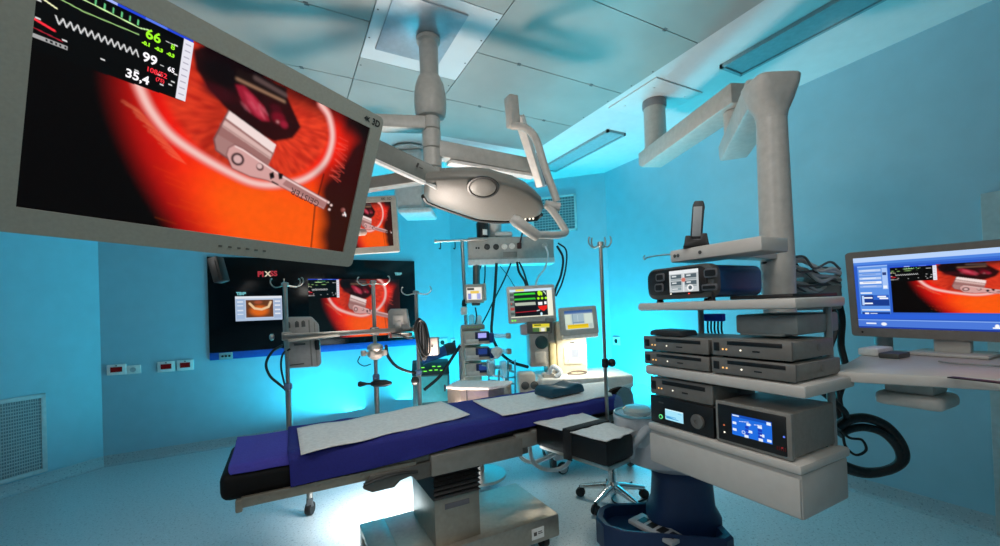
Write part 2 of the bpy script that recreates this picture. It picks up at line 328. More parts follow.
def generator_ui(nx, ny):
    p = Pic(nx, ny, 'c8ced0'); p.rect(.0, .0, 1, .15, 'eef2f4'); p.rect(.49, .0, .51, 1, 'e8ecee')
    for x in (.05, .55):
        for y in (.2, .5): p.rect(x, y, x+.38, y+.18, '55646c'); p.rect(x+.05, y+.04, x+.2, y+.1, 'dfe6e8'); p.rect(x, y+.2, x+.38, y+.26, '98a4a8')
    p.blob(.5, .45, .09, .12, 'd87868', 1, .4); p.blob(.72, .82, .12, .17, 'f8f8f8', 1, .2); p.blob(.72, .82, .07, .1, '55646c', 1, .2); p.rect(.08, .78, .42, .9, '8fa0a6'); p.rect(.1, .82, .3, .86, 'f0f0f0'); return p
def cyan_ui(nx, ny):
    p = Pic(nx, ny, 'a4e4fa'); p.rect(0, .62, .6, .7, '5fb4e4'); p.poly([(.05, .85), (.05, .72), (.2, .68), (.5, .78), (.75, .8), (.75, .85)], '3f9cd8'); p.rect(.0, .0, 1, .08, 'd2f4ff'); p.rect(.7, .2, .9, .26, '7cc8ec'); return p
def blue_ui(nx, ny):
    p = Pic(nx, ny, '1c6ce0'); p.rect(0, 0, 1, .12, '0f4cb4'); p.rect(.02, .03, .2, .09, 'cfe2fc')
    for x, y in ((.02, .36), (.02, .68), (.88, .05), (.88, .82), (.38, .3), (.42, .62), (.66, .3), (.72, .66), (.32, .88), (.68, .88)): p.rect(x, y, x+.1, y+.12, 'e6effc')
    for x in (.35, .67):
        for y in (.45, .6, .75): p.rect(x, y, x+.09, y+.11, '1537b8')
    p.blob(.3, .78, .05, .09, 'e6effc', 1, .2); p.blob(.3, .78, .035, .06, '1c6ce0', 1, .2); p.line([(.2, .3), (.44, .24)], .015, 'e6effc'); p.line([(.58, .3), (.76, .26)], .015, 'e6effc'); p.rect(.46, .33, .5, .37, 'ffffff'); return p
def pump_ui(nx, ny):
    p = Pic(nx, ny, 'f4f1e6'); p.rect(.05, .05, .5, .22, '4a4a44'); p.rect(.25, .3, .8, .5, 'f4d060'); p.rect(.08, .5, .3, .95, '8c96d8'); p.rect(.36, .5, .62, .95, 'fbfbff'); p.rect(.68, .5, .92, .95, 'a9b2ea'); return p
def window_ui(nx, ny):
    p = Pic(nx, ny, 'c8d8ee'); p.rect(0, 0, 1, .1, 'eef4fc'); p.rect(.02, .12, .2, .9, 'a9c2e4'); p.rect(.82, .12, .98, .9, 'a9bcdc'); p.rect(0, .9, 1, 1, 'b8cce8')
    for y in (.2, .35, .55, .7): p.rect(.84, y, .96, y+.06, 'f0f4fc'); p.rect(.04, y, .16, y+.05, 'e2ecfa')
    p.rect(.22, .16, .80, .86, '6a3a1c'); p.blob(.5, .6, .27, .3, 'e86a14'); p.line([(.3, .3), (.4, .5), (.55, .55), (.7, .45), (.75, .25)], .06, 'f8d0a0'); p.blob(.48, .25, .12, .1, 'a85030'); return p
def screen(name, parent, TL, U, W, pic, strength=1.0, label=None):
    TL, U, W = V(TL), V(U), V(W); nx, ny = pic.nx, pic.ny
    base = V((0, 0, 0)); p = parent
    while p is not None: base = base+p.location; p = p.parent
    k = pic.X.reshape(-1, 1); l = pic.Y.reshape(-1, 1)
    co_ = np.array(TL-base)[None]+k*np.array(U)[None]+l*np.array(W)[None]
    i = np.arange((nx-1)*(ny-1)); r, c = i//(nx-1), i % (nx-1); a = r*nx+c
    q = np.stack([a, a+nx, a+nx+1, a+1], 1).astype(np.int32)
    me = bpy.data.meshes.new(name); me.vertices.add(nx*ny); me.vertices.foreach_set('co', co_.astype(np.float32).ravel())
    me.loops.add(q.size); me.loops.foreach_set('vertex_index', q.ravel()); me.polygons.add(len(q)); me.polygons.foreach_set('loop_start', np.arange(0, q.size, 4, dtype=np.int32))
    me.update(calc_edges=True)
    at_ = me.color_attributes.new('Col', 'FLOAT_COLOR', 'POINT'); at_.data.foreach_set('color', np.concatenate([np.clip(pic.a.reshape(-1, 3), 0, 1.3)*strength, np.ones((nx*ny, 1))], 1).astype(np.float32).ravel())
    me.materials.append(picmat()); o = bpy.data.objects.new(name, me); C.objects.link(o); o.parent = parent
    if label: o['label'] = label
    return o
def mscreen(name, parent, M, x0, y1, x1, y0, z, pic, strength=1.0, **k):
    """screen on frame M from top-left (x0,y1) to bottom-right (x1,y0)"""
    TL = M @ V((x0, y1, z)); return screen(name, parent, TL, (M @ V((x1, y1, z)))-TL, (M @ V((x0, y0, z)))-TL, pic, strength, **k)
def ring(cx, cy, rx, ry, z, rot=-.70, n=28, sq=3.0):
    out = []
    for i in range(n):
        a = 2*math.pi*i/n; x = abs(math.cos(a))**(2/sq)*math.copysign(1, math.cos(a))*rx; y = abs(math.sin(a))**(2/sq)*math.copysign(1, math.sin(a))*ry
        out.append(V((cx+x*math.cos(rot)-y*math.sin(rot), cy+x*math.sin(rot)+y*math.cos(rot), z)))
    return out
def loft(b, rings):
    R = [[b.v(p) for p in r] for r in rings]; n = len(R[0])
    for i in range(len(R)-1):
        for j in range(n): b._f((R[i][j], R[i][(j+1) % n], R[i+1][(j+1) % n], R[i+1][j]))
    b._f(R[0][::-1]); b._f(R[-1]); return b
# ================================================================== THE SETTING
ZC, AR, BB = 3.017, 3.59, 5.36
wallm = mat('pale_blue_wall_paint', '8fbfce', .42, var=.03, scale=8, bump=.03)
floorm = speckle('speckled_vinyl_floor', 'b9c9ce', '8fa2a9', 'd6dfe2', .32)
ceilw = mat('white_ceiling_plaster', 'd4d6d6', .6, var=.03, scale=12); ceilg = mat('grey_ceiling_panel_metal', 'a9a49d', .42, var=.08, scale=2.5, metal=.25); ceilp = mat('pale_ceiling_panel_metal', 'd2d6d8', .4, var=.04, scale=3)
joint = mat('dark_joint', '626a6c', .7)
P_L = (-1.578, BB); P_R0 = (2.09, BB); P_R1 = (AR, 3.87); P_LL = (-3.1, 3.84); BK = -1.8
outline = [P_R0, P_R1, (AR, BK), (-3.1, BK), P_LL, P_L]
struct('floor', MB().prism([(x, y, 0) for x, y in outline], (0, 0, -.1)), floorm)
def wall(name, a, b, m=wallm, z0=0, z1=ZC+.03, t=.1):
    a, b = V((a[0], a[1], 0)), V((b[0], b[1], 0)); d = (b-a).normalized(); n = V((d.y, -d.x, 0))   # outward for the order used here
    struct(name, MB().prism([a-d*.0, b+d*.0, b+n*t, a+n*t], (0, 0, z1-z0)) if z0 == 0 else MB().prism([p+V((0, 0, z0)) for p in (a, b, b+n*t, a+n*t)], (0, 0, z1-z0)), m)
ring_ = {'wall_back': (P_R0, P_L), 'wall_back_left': (P_L, P_LL), 'wall_left': (P_LL, (-3.1, BK)), 'wall_front': ((-3.1, BK), (AR, BK)), 'wall_right': ((AR, BK), P_R1), 'wall_back_right': (P_R1, P_R0)}
for n_, (a, b) in ring_.items(): wall(n_, a, b)
basem = speckle('vinyl_coving', '9fb3ba', '8499a1', 'b6c4c9', .35)
for n_, (a, b) in ring_.items():
    a3, b3 = V((a[0], a[1], 0)), V((b[0], b[1], 0)); d = (b3-a3).normalized(); nin = V((-d.y, d.x, 0))
    nin = nin if nin.dot(V((.5, 2, 0))-a3) > 0 else -nin
    prof = [(0, .0), (.045, 0), (.02, .012), (.007, .04), (.006, .10), (0, .10)]
    struct(n_.replace('wall', 'baseboard'), MB().prism([a3+nin*x+V((0, 0, z)) for x, z in prof], b3-a3), basem)
struct('ceiling', MB().prism([(x, y, ZC+.02) for x, y in outline], (0, 0, .1)), ceilw)
# lowered metal panel field with dark joints, one plate per panel
g = MB(); g.mi = 0; E_ = .0028
als = [-2.1, -.828, .472, 1.122, 2.357]; bls = [-1.6]+[1.005-.65*k for k in (3, 2, 1)]+[1.005, 1.655, 2.315, 2.936, 3.587]
for i in range(4):
    for j in range(len(bls)-1):
        if i == 2 and j in (5, 6): continue
        g.box((als[i]+E_, bls[j]+E_, ZC), (als[i+1]-E_, bls[j+1]-E_, ZC+.018))
g.mi = 1; g.box((-2.1, -1.6, ZC+.012), (2.357, 3.587, ZC+.0195))
for i in (1, 3):
    for j in range(1, len(bls)-1):
        for k in (.25, .75): a_ = als[i]*(1-k)+als[i+1]*k; g.box((a_-.012, bls[j]-.014, ZC-.002), (a_+.012, bls[j]-.004, ZC+.002)); g.box((a_-.006, bls[j]+.004, ZC-.002), (a_+.018, bls[j]+.013, ZC+.002))
for a_ in (.472, 1.122, 2.357):
    for b_ in (2.0, 2.2, 2.45, 2.75): g.lathe((a_+(-.02 if a_ > 1 else .02), b_, ZC-.002), [(.006, 0), (.006, .003)], n=8)
g.mi = 2; g.box((.472+E_, 1.955, ZC-.001), (1.122-E_, 2.665, ZC+.018))
g.mi = 0; g.box((.472+E_, 1.005+.65+E_, ZC), (1.122-E_, 1.95, ZC+.018)); g.box((.472+E_, 2.67, ZC), (1.122-E_, 2.936-E_, ZC+.018))
struct('ceiling_panels', g, [ceilg, joint, ceilp])
# doorway standing at the near end of the right wall
d_ = MB(); d_.mi = 0; d_.box((AR-.035, -.3, 0), (AR+.01, .778, 1.955), .006); d_.mi = 1; d_.box((AR-.045, -.25, 0.01), (AR-.03, .70, 1.93), .004)
struct('door_1', d_, [mat('pale_door_frame', 'a9b3b2', .45), mat('grey_green_door', '93a3a2', .45)])
# ================================================================== CEILING AND WALL FITTINGS
def ceiling_vent(a0, a1, b0, b1, label):
    t = thing('ceiling_vent', label, 'vent', ((a0+a1)/2, (b0+b1)/2, ZC), 'recessed ceiling vents along the right wall'); f = MB(); w = .022; z = ZC
    for q in (((a0, b0), (a1, b0+w)), ((a0, b1-w), (a1, b1)), ((a0, b0), (a0+w, b1)), ((a1-w, b0), (a1, b1))): f.box((*q[0], z-.006), (*q[1], z+.0195))
    f.build('frame', mat('vent_frame_teal', '8aa4a9', .5), t)
    p_ = MB()
    n = int((b1-b0)/.02)
    p_.box((a0+w, b0+w, z+.004), (a1-w, b1-w, z+.019)); p_.build('diffuser_panel', mat('vent_panel_grey', '8fa8ae', .5), t)
ceiling_vent(2.73, 2.96, 2.88, 4.02, 'shorter recessed grey ceiling vent nearest the far corner'); ceiling_vent(2.735, 2.975, -.3, 1.77, 'long recessed grey ceiling vent near the upper right of the room')
def grille(name, label, M, w, h, nx, ny, rim=.035):
    t = thing(name, label, 'vent', M.translation); f = MB(M)
    for q in (((-w/2, -h/2), (w/2, -h/2+rim)), ((-w/2, h/2-rim), (w/2, h/2)), ((-w/2, -h/2), (-w/2+rim, h/2)), ((w/2-rim, -h/2), (w/2, h/2))): f.box((*q[0], 0), (*q[1], .022), .004)
    f.build('frame', mat('grille_frame_white', 'b9c4c6', .45), t)
    b_ = MB(M); b_.box((-w/2+rim, -h/2+rim, .001), (w/2-rim, h/2-rim, .003)); b_.build('backing', mat('grille_dark', '6c8a92', .7), t)
    s_ = MB(M)
    for i in range(1, nx): x = -w/2+rim+(w-2*rim)*i/nx; s_.box((x-.003, -h/2+rim, .004), (x+.003, h/2-rim, .012))
    for i in range(1, ny): y = -h/2+rim+(h-2*rim)*i/ny; s_.box((-w/2+rim, y-.004, .006), (w/2-rim, y+.004, .018))
    s_.build('slats', mat('grille_slats_white', 'aeb9bc', .45), t)
def wallframe(p, n):
    n = V(n).normalized(); y = V((0, 0, 1)); x = y.cross(n); M = Matrix.Identity(4)
    for i, a in enumerate((x, y, n)):
        for j in range(3): M[j][i] = a[j]
    M.translation = V(p)+n*.001; return M
def on_wall(u, v, p0, n):
    n = V(n); r = ray(u, v); return O+r*((V((*p0, 0))-O).dot(n)/r.dot(n))
nL = V((P_L[1]-P_LL[1], -(P_L[0]-P_LL[0]), 0)).normalized(); nR = V((-(P_R0[1]-P_R1[1]), P_R0[0]-P_R1[0], 0)).normalized()
if nR.dot(V((0, 0, 0))-V((*P_R0, 0))) < 0: nR = -nR
tr, br = on_wall(45, 393, P_L, nL), on_wall(46, 471, P_L, nL)
gh = tr.z-br.z; gc = (tr+br)/2; gx = V((0, 0, 1)).cross(nL)
grille('wall_vent', 'white framed mesh air grille low on the left wall', wallframe(gc-gx*.29, nL), .58, gh, 34, 22)
tl, tr2, bl = on_wall(541, 196, P_R1, nR), on_wall(567, 194, P_R1, nR), on_wall(541, 232, P_R1, nR)
grille('high_wall_vent', 'pale mesh air grille high in the far corner behind the lamp bracket', wallframe((tl+tr2)/2*.5+(on_wall(541, 234, P_R1, nR)+on_wall(567, 233, P_R1, nR))/2*.5, nR), (tr2-tl).length+.25, tl.z-bl.z, 14, 12, .03)
nB = V((0, -1, 0))
def readout(u0, v0, u1, v1, label):
    p0, p1 = atb(u0, v0, BB), atb(u1, v1, BB); c = (p0+p1)/2; w, h = p1.x-p0.x, p0.z-p1.z; M = wallframe(c, nB)
    t = thing('wall_indicator', label, 'wall indicator', c, 'red window indicators on the back wall')
    f = MB(M); f.box((-w/2, -h/2, 0), (w/2, h/2, .02), .006); f.build('cover_plate', label_white, t)
    MB(M).box((-w*.3, -h*.22, .0205), (w*.3, h*.26, .024)).build('red_window', mat('dark_red_window', '4a0a0c', .25, emit='5a0808', es=.35), t)
    MB(M).lathe((0, h*.38, .0205), [(.006, 0), (.006, .004)], (0, 0, 1), 10).build('sensor', black, t)
readout(107, 365, 127, 374, 'white wall plate with red window, nearest the left corner'); readout(157.5, 362, 175.5, 371, 'middle white wall plate with red window, left of the dark display'); readout(177, 360.5, 194, 369.5, 'white wall plate with red window, nearest the dark display')
def socket(u, v, p0, n, w, h, label, dark=False):
    c = on_wall(u, v, p0, n); M = wallframe(c, n); t = thing('wall_socket', label, 'socket', c)
    MB(M).box((-w/2, -h/2, 0), (w/2, h/2, .014), .005).build('cover_plate', label_white, t)
    b_ = MB(M)
    for x in ((-.25, .25) if w > h*1.6 else (0,)): b_.lathe((x*w, 0, .0145), [(h*.28, 0), (h*.28, .003), (h*.2, .003), (h*.2, .001)], (0, 0, 1), 14)
    b_.build('outlet', black if dark else mat('socket_grey', 'a9b2b4', .5), t)
socket(133.5, 369.5, P_L, nB, .12, .085, 'pale square socket beside the leftmost red indicator')
socket(617, 341, P_R1, V((-1, 0, 0)), .12, .1, 'small socket with dark outlet on the right wall by the drip pole', True)
socket(442, 342.5, P_R0, nR if False else nB, .15, .11, 'double dark outlet low on back wall left of pump tower', True); socket(454, 342.5, P_R0, nB, .1, .11, 'single dark outlet low on back wall next to pump tower', True)
# black glass wall display
A0, A1, Z0, Z1 = -.703, 1.56, .955, 2.062
t = thing('wall_display', 'large black glass wall panel with live eye surgery picture on the back wall', 'display panel', ((A0+A1)/2, BB, 1.5))
MB().box((A0, BB-.03, Z0+.075), (A1, BB-.0015, Z1), .004).build('glass_panel', mat('black_glass', (.003, .003, .004), .12, spec=.25), t)
MB().box((A0, BB-.034, Z0-.005), (A1, BB-.0015, Z0+.073), .003).build('lower_trim', blue_paint, t, 'blue trim strip')
so = MB(); so.mi = 0; p0, p1 = atb(219, 353, BB-.034), atb(233, 359, BB-.034); so.box((p0.x, BB-.042, p1.z), (p1.x, BB-.034, p0.z), .003); so.mi = 1
for k in (.25, .5, .75): so.lathe((p0.x+(p1.x-p0.x)*k, BB-.0425, (p0.z+p1.z)/2), [(.012, 0), (.012, .003)], (0, -1, 0), 10)
so.build('outlet_plate', [mat('plate_grey', '8fa2a4', .5), black], t, 'grey outlet plate')
def wscreen(name, u0, v0, u1, v1, pic, s=1.0):
    p0, p1 = atb(u0, v0, BB-.031), atb(u1, v1, BB-.031); return screen(name, t, (p0.x, BB-.031, p0.z), (p1.x-p0.x, 0, 0), (0, 0, p1.z-p0.z), pic, s)
wscreen('surgery_picture', 308, 279, 401, 334, eye(220, 130), .9); wscreen('control_window', 235, 296.5, 282.5, 319.5, window_ui(90, 50), .85)
x_ = MB(); x_.mi = 0; p = atb(257.5, 276.5, BB-.031); x_.text('PI', (p.x, BB-.0315, p.z), (1, 0, 0), (0, 0, 1), .082, bold=.004); p2 = atb(265, 276.3, BB-.031); x_.mi = 1; x_.text('X', (p2.x, BB-.0315, p2.z), (1, 0, 0), (0, 0, 1), .08, bold=.003)
x_.mi = 0; p2 = atb(273, 275.8, BB-.031); x_.text('SS', (p2.x-.03, BB-.0315, p2.z), (1, 0, 0), (0, 0, 1), .08, bold=.003); x_.build('red_lettering', [glow('lettering_red', 'c02434', .7), glow('lettering_cream', 'e8dcc0', .8)], t)
for (u, v) in ((395, 275), (236.5, 295)): x_ = MB(); p = atb(u, v, BB-.031); x_.text('TIMS', (p.x, BB-.0315, p.z), (1, 0, 0), (0, 0, 1), .042, bold=.004); x_.build('pale_lettering', glow('lettering_cyan', '7fd8e0', .6), t)
# ================================================================== LARGE MONITOR NEAR THE CAMERA
def rrect(w, h, r, n=5):
    out = []
    for cx, cy, a0 in ((w/2-r, h/2-r, 0), (-w/2+r, h/2-r, 90), (-w/2+r, -h/2+r, 180), (w/2-r, -h/2+r, 270)):
        for k in range(n+1): a = math.radians(a0+90*k/n); out.append((cx+r*math.cos(a), cy+r*math.sin(a)))
    return out
def bezel(mb, w, h, ww, hh, z0, z1, r, ox=0, oy=0):
    """flat frame ring from outer w,h to inner ww,hh between z0 and z1 (front)"""
    o_ = rrect(w, h, r); i_ = rrect(ww, hh, .002); n = len(o_)
    of = [mb.v((x, y, z1)) for x, y in o_]; inn = [mb.v((x+ox, y+oy, z1)) for x, y in i_]; ob = [mb.v((x*1.0, y*1.0, z0)) for x, y in o_]; ib = [mb.v((x+ox, y+oy, z1-.006)) for x, y in i_]
    for k in range(n):
        l = (k+1) % n; mb._f((of[k], of[l], inn[l], inn[k])); mb._f((ob[k], ob[l], of[l], of[k])); mb._f((inn[k], inn[l], ib[l], ib[k]))
    mb._f(ob[::-1]); mb._f(ib)
    return mb
u_ = V((.836, .549, -.011)).normalized(); v_ = V((-.187, .278, -.942)); v_ = (v_-u_*v_.dot(u_)).normalized(); n_ = v_.cross(u_)*1
n_ = -n_ if n_.dot(O-V((0, 1.1, 1.8))) < 0 else n_
TLc = V((-.333, .918, 1.981)); SW, SH = .70, .396; cen = TLc+u_*SW/2+v_*SH/2
M = Matrix.Identity(4)
for i, a in enumerate((u_, -v_, n_)):
    for j in range(3): M[j][i] = a[j]
M.translation = cen
t = thing('surgical_monitor', 'big grey framed monitor showing an eye operation, closest to the camera', 'monitor', cen)
b = MB(M); bezel(b, SW+.09, SH+.092, SW, SH, -.03, .006, .018); b.build('front_bezel', mat('monitor_grey_shell', '96968a', .55, scale=150, var=.05), t)
b = MB(M); b.prism([(x, y, -.031) for x, y in rrect(SW+.07, SH+.07, .03)], (0, 0, -.03), .006); b.box((-.16, -.12, -.075), (.16, .12, -.06), .008); b.build('rear_housing', mat('monitor_grey_shell', '96968a'), t)
sc = mscreen('picture', t, M, -SW/2, SH/2, SW/2, -SH/2, .001, eye(560, 318), label='eye surgery picture with vital signs inset')
def dtext(mb, s, x, y, h, **k): mb.text(s, M @ V((-SW/2+x*SW, SH/2-y*SH, .0018)), u_, -v_, h, **k)
b = MB(); dtext(b, '66', .203, .088, .0245, bold=.0006); dtext(b, '-0.1', .198, .123, .0085, bold=.0006); dtext(b, '-0.3', .227, .123, .0085, bold=.0006); dtext(b, '-0.3', .255, .123, .0085, bold=.0006); dtext(b, '8', .262, .088, .014, bold=.0003); b.build('heart_rate_digits', glow('digits_green', '9cf020', 1.1), sc)
b = MB(); dtext(b, '99', .203, .196, .0235, bold=.0006); dtext(b, '65', .262, .195, .012, bold=.0004); dtext(b, '35,4', .172, .298, .0215, bold=.0006); b.build('white_digits', glow('digits_white', 'f4f0f4', 1.1), sc)
b = MB(); dtext(b, '108/52', .214, .236, .0125, bold=.0003); dtext(b, '(75)', .238, .262, .009, bold=.0003); b.build('pressure_digits', glow('digits_red', 'f02838', 1.1), sc)
b = MB(); ta = u_*.975+v_*.16; ta = (u_*(.17*SW)+v_*(.062*SH)).normalized(); tb = n_.cross(ta); b.text('GEISTER', M @ V((-SW/2+.832*SW, SH/2-.650*SH, .0018)), -ta, -tb, .026); b.build('engraved_lettering', mat('engraving', '5f3534', .5), sc)
b = MB(M); b.text('4K', (SW/2-.030, SH/2+.015, .0066), (1, 0, 0), (0, 1, 0), .018, bold=.0009); b.text('3D', (SW/2+.000, SH/2+.013, .0066), (1, 0, 0), (0, 1, 0), .026, bold=.001)
b.M = Matrix(M); b.build('logo_lettering', black, t)
b = MB(M)
for k in range(6): b.box((-.02+.022*k, -SH/2-.028, .006), (-.012+.022*k, -SH/2-.024, .0072))
b.build('button_marks', mat('dim_mark', '55564e', .5), t)
Mk_ = face(at(217, 268, 1.12), 0, 0, 14); b = MB(Mk_); b.box((-.014, -.04, -.02), (.014, .03, .012), .004); b.box((-.008, -.03, .012), (.008, .02, .014), .001); b.build('lower_handle', mat('handle_dark', '242625', .5), t)
# ceiling arm that carries it, behind
pb = M @ V((0, 0, -.075)); L1 = at(270, 128, 2.25); L1.z = H+(306.4-121)/F*2.40
b = MB(); b.tube(curve([M @ V((0, 0, -.073)), M @ V((0, .01, -.16)), M @ V((.0, .05, -.30)), L1+V((0, 0, -.16))], 6), .024); b.build('mount_neck', warm_grey, t)
# ================================================================== SURGICAL LAMP ON ITS CEILING COLUMN
col = V((.80, 2.295, 0)); t = thing('surgical_lamp', 'grey operating lamp head with folding arms on round ceiling column', 'surgical lamp', (col.x, col.y, ZC))
la = mat('lamp_grey_enamel', 'b3afa8', .4); 
MB().box((.541, 2.03, ZC-.012), (.945, 2.535, ZC-.001), .008).build('ceiling_plate', mat('plate_blue_grey', 'a9b4bc', .35, .3), t)
zt = lambda v: H+(306.4-v)/F*2.40
b = MB(); b.lathe((col.x, col.y, 0), [(.062, ZC-.013), (.070, ZC-.02), (.070, ZC-.04), (.056, ZC-.05), (.054, zt(72))], n=32); b.build('column', la, t)
b = MB(); b.lathe((col.x, col.y, 0), [(.055, zt(72)), (.066, zt(73)), (.082, zt(80)), (.093, zt(92)), (.094, zt(102)), (.088, zt(110)), (.078, zt(113)), (.05, zt(114))], n=32); b.build('joint_cover', la, t)
b = MB()
for v0, v1 in ((110, 125.5), (126, 144.5), (145, 163.5), (164, 180)): b.lathe((col.x, col.y, 0), [(.050, zt(v0)), (.054, zt(v0+.8)), (.054, zt(v1-.8)), (.050, zt(v1))], n=28)
b.build('swivel_hub', la, t)
def beam(mb, p, q, w, h, bev=.01, hn=None, taper=1):
    p, q = V(p), V(q); d = (q-p).normalized(); up_ = V((0, 0, 1)) if abs(d.z) < .95 else V((1, 0, 0)); s_ = d.cross(up_).normalized(); u2 = s_.cross(d)
    A = [p+s_*w/2+u2*h/2, p-s_*w/2+u2*h/2, p-s_*w/2-u2*h/2, p+s_*w/2-u2*h/2]; B_ = [q+s_*w/2*taper+u2*h/2*taper, q-s_*w/2*taper+u2*h/2*taper, q-s_*w/2*taper-u2*h/2*taper, q+s_*w/2*taper-u2*h/2*taper]
    tm = bmesh.new(); a_ = [tm.verts.new(x) for x in A]; b_ = [tm.verts.new(x) for x in B_]; tm.faces.new(a_); tm.faces.new(b_[::-1])
    for i in range(4): tm.faces.new((a_[i], a_[(i+1) % 4], b_[(i+1) % 4], b_[i]))
    bmesh.ops.recalc_face_normals(tm, faces=list(tm.faces)); bmesh.ops.bevel(tm, geom=list(tm.edges), offset=bev, segments=2, affect='EDGES', profile=.5); return mb.add(tm)
zA = zt(121)-.0; L1 = at(270, 128, 2.25); L1.z = zA
b = MB(); beam(b, (col.x-.03, col.y, zA), L1, .09, .078, .012); b.build('extension_arm', la, t)
b = MB(); b.cyl(L1+V((0, 0, .06)), L1-V((0, 0, .16)), .055); b.build('arm_joint', la, t)
sA, sB = L1+V((0, 0, -.10)), at(440, 180, 2.10)
sA = at(281, 106, 2.12)
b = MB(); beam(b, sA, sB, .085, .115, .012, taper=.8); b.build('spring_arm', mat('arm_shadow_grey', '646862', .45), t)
b = MB(); b.tube([L1+V((0, 0, .0)), V((L1.x, L1.y, sA.z)), sA], .045, 16); b.build('spring_joint', la, t)
dS = (sB-sA).normalized(); b = MB(); o2 = V((0, 0, -.063)); beam(b, sA+dS*.05+o2, sB-dS*.02+o2*.82, .075, .018, .004, taper=.85); b.build('arm_cover', mat('arm_cover_white', 'e2dcd6', .4), t, 'white underside cover strip')  # white strip paints the light from below on the arm's underside
b = MB(); c_ = at(419, 165.5, 2.045); dx = (at(424, 168.5, 2.045)-c_)
mk = MB(); Mm = face(c_, 0, 0, -25); mk.M = Mm; mk.box((-.012, -.012, -.004), (-.003, .010, .002)); mk.box((.006, -.010, -.004), (.024, -.006, .002)); mk.build('arm_marking', black, t)
zB = zt(147); L2 = at(534, 172, 2.95); L2.z = zB
L2 = at(533, 168, 2.72); L1b = V((col.x+.03, col.y, zt(145)))
b = MB(); beam(b, L1b, L2, .09, .10, .012); b.build('second_extension_arm', la, t)
b = MB(); d2 = (L2-L1b).normalized(); beam(b, L1b+d2*.07+V((0, 0, -.062)), L2+V((0, 0, -.06)), .07, .02, .004); b.build('second_arm_cover', MATS['arm_cover_white'], t)  # painted light again: white strip for the lit underside of this arm
b = MB(); q0 = at(538, 158, 2.68); b.cyl(at(537, 155, 2.72), at(541, 186, 2.72), .04, n=20); b.build('second_arm_joint', mat('joint_dark_grey', '77777a', .4), t)
e0, e1 = at(511, 97, 2.42), at(513.5, 127, 2.42)
b = MB(); beam(b, e0, e1, .075, .06, .008); b.build('bracket_end_cap', la, t)
b = MB(); beam(b, at(519, 116, 2.46), at(541, 186, 2.66), .055, .05, .006, taper=.9); b.build('balance_arm', mat('arm_cover_white', 'e2dcd6'), t)
b = MB(); b.tube(curve([at(512, 126, 2.40), at(521, 126.5, 2.38), at(530, 131, 2.36), at(537, 142, 2.35), at(545, 168, 2.34), at(553, 190, 2.33), at(557, 202, 2.33)], 6), .022, 16); b.build('bracket_tube', la, t)
b = MB(); b.tube(curve([at(546, 204, 2.33), at(554, 213, 2.32), at(564, 228, 2.3), at(565, 233, 2.28), at(558, 235, 2.22), at(545, 235, 2.16), at(534, 235, 2.1)], 6), .020, 16); b.tube([at(545, 204.5, 2.33), at(560, 207, 2.33)], .024, 16); b.tube([at(537, 236, 2.11), at(527, 229, 2.07), at(516, 221, 2.05), at(512, 218, 2.05)], [.028, .03, .03, .022], 16); b.build('handle_bracket', la, t)
# lamp head: outline found on its tilted plane
lc = at(485, 198, 2.2); ln = V((0, 0, -1))*math.cos(math.radians(24))+V((-_s, -_c, 0))*math.sin(math.radians(24))
def onl(u, v, off=0): r = ray(u, v); c0 = lc+ln*off; return O+r*((c0-O).dot(ln)/r.dot(ln))
hp = [(426, 178), (448, 176.5), (472, 176), (490, 178), (503, 182), (515, 185), (530, 192), (541, 201), (543.5, 209), (541, 214), (534, 218), (505, 221), (480, 219.5), (462, 214), (440, 206.5), (427, 201), (423.5, 196), (424, 186)]
hpl = [onl(*q) for q in hp]; cc = sum(hpl, V((0, 0, 0)))/len(hpl)
b = MB(); n = len(hpl); rings = []
for k, (s_, off) in enumerate(((.0, .018), (.55, .016), (.9, .010), (.98, .004), (1.0, -.006), (1.0, -.03), (.9, -.075), (.6, -.095), (0, -.10))):
    rings.append([b.v(cc+(p-cc)*max(s_, .002)+ln*off) for p in hpl])
for i in range(len(rings)-1):
    for j in range(n): b._f((rings[i][j], rings[i][(j+1) % n], rings[i+1][(j+1) % n], rings[i+1][j]))
b.build('lamp_housing', mat('lamp_head_grey', '716e67', .45, scale=120, var=.04), t, sharp=50)
b = MB(); fd = V((_s, _c, 0)); fd = (fd-ln*fd.dot(ln)).normalized()
rp = [hpl[k]+fd*.016+(hpl[k]-cc).normalized()*.004-ln*.012 for k in (9, 10, 11, 12, 13, 14, 15, 16)]; b.tube(curve(rp, 4), .014, 10); b.build('rubber_rim', black, t)
hc = onl(483, 187.5, .022)
b = MB(); b.lathe(hc, [(.080, -.006), (.084, .001), (.082, .004), (.072, .005), (.068, -.003)], ln, 32); b.build('handle_socket', mat('socket_ring_dark', '1c1c1a', .4), t)
b = MB(); b.lathe(hc, [(.068, -.004), (.066, .002), (.05, .006), (.03, .007), (.0, .007)], ln, 28); b.build('handle_cap', MATS['lamp_head_grey'], t)
b = MB(); cu = onl(525, 218.5, -.01); Mx = face(cu, 0, -20, 3); b.M = Mx; b.mi = 0; b.box((-.075, -.018, -.02), (.075, .012, .03), .008); b.mi = 1
for k in (.0, .025, .045): b.lathe((k, 0, .031), [(.006, 0), (.006, .002)], n=10)
b.build('control_strip', [black, white_led], t)
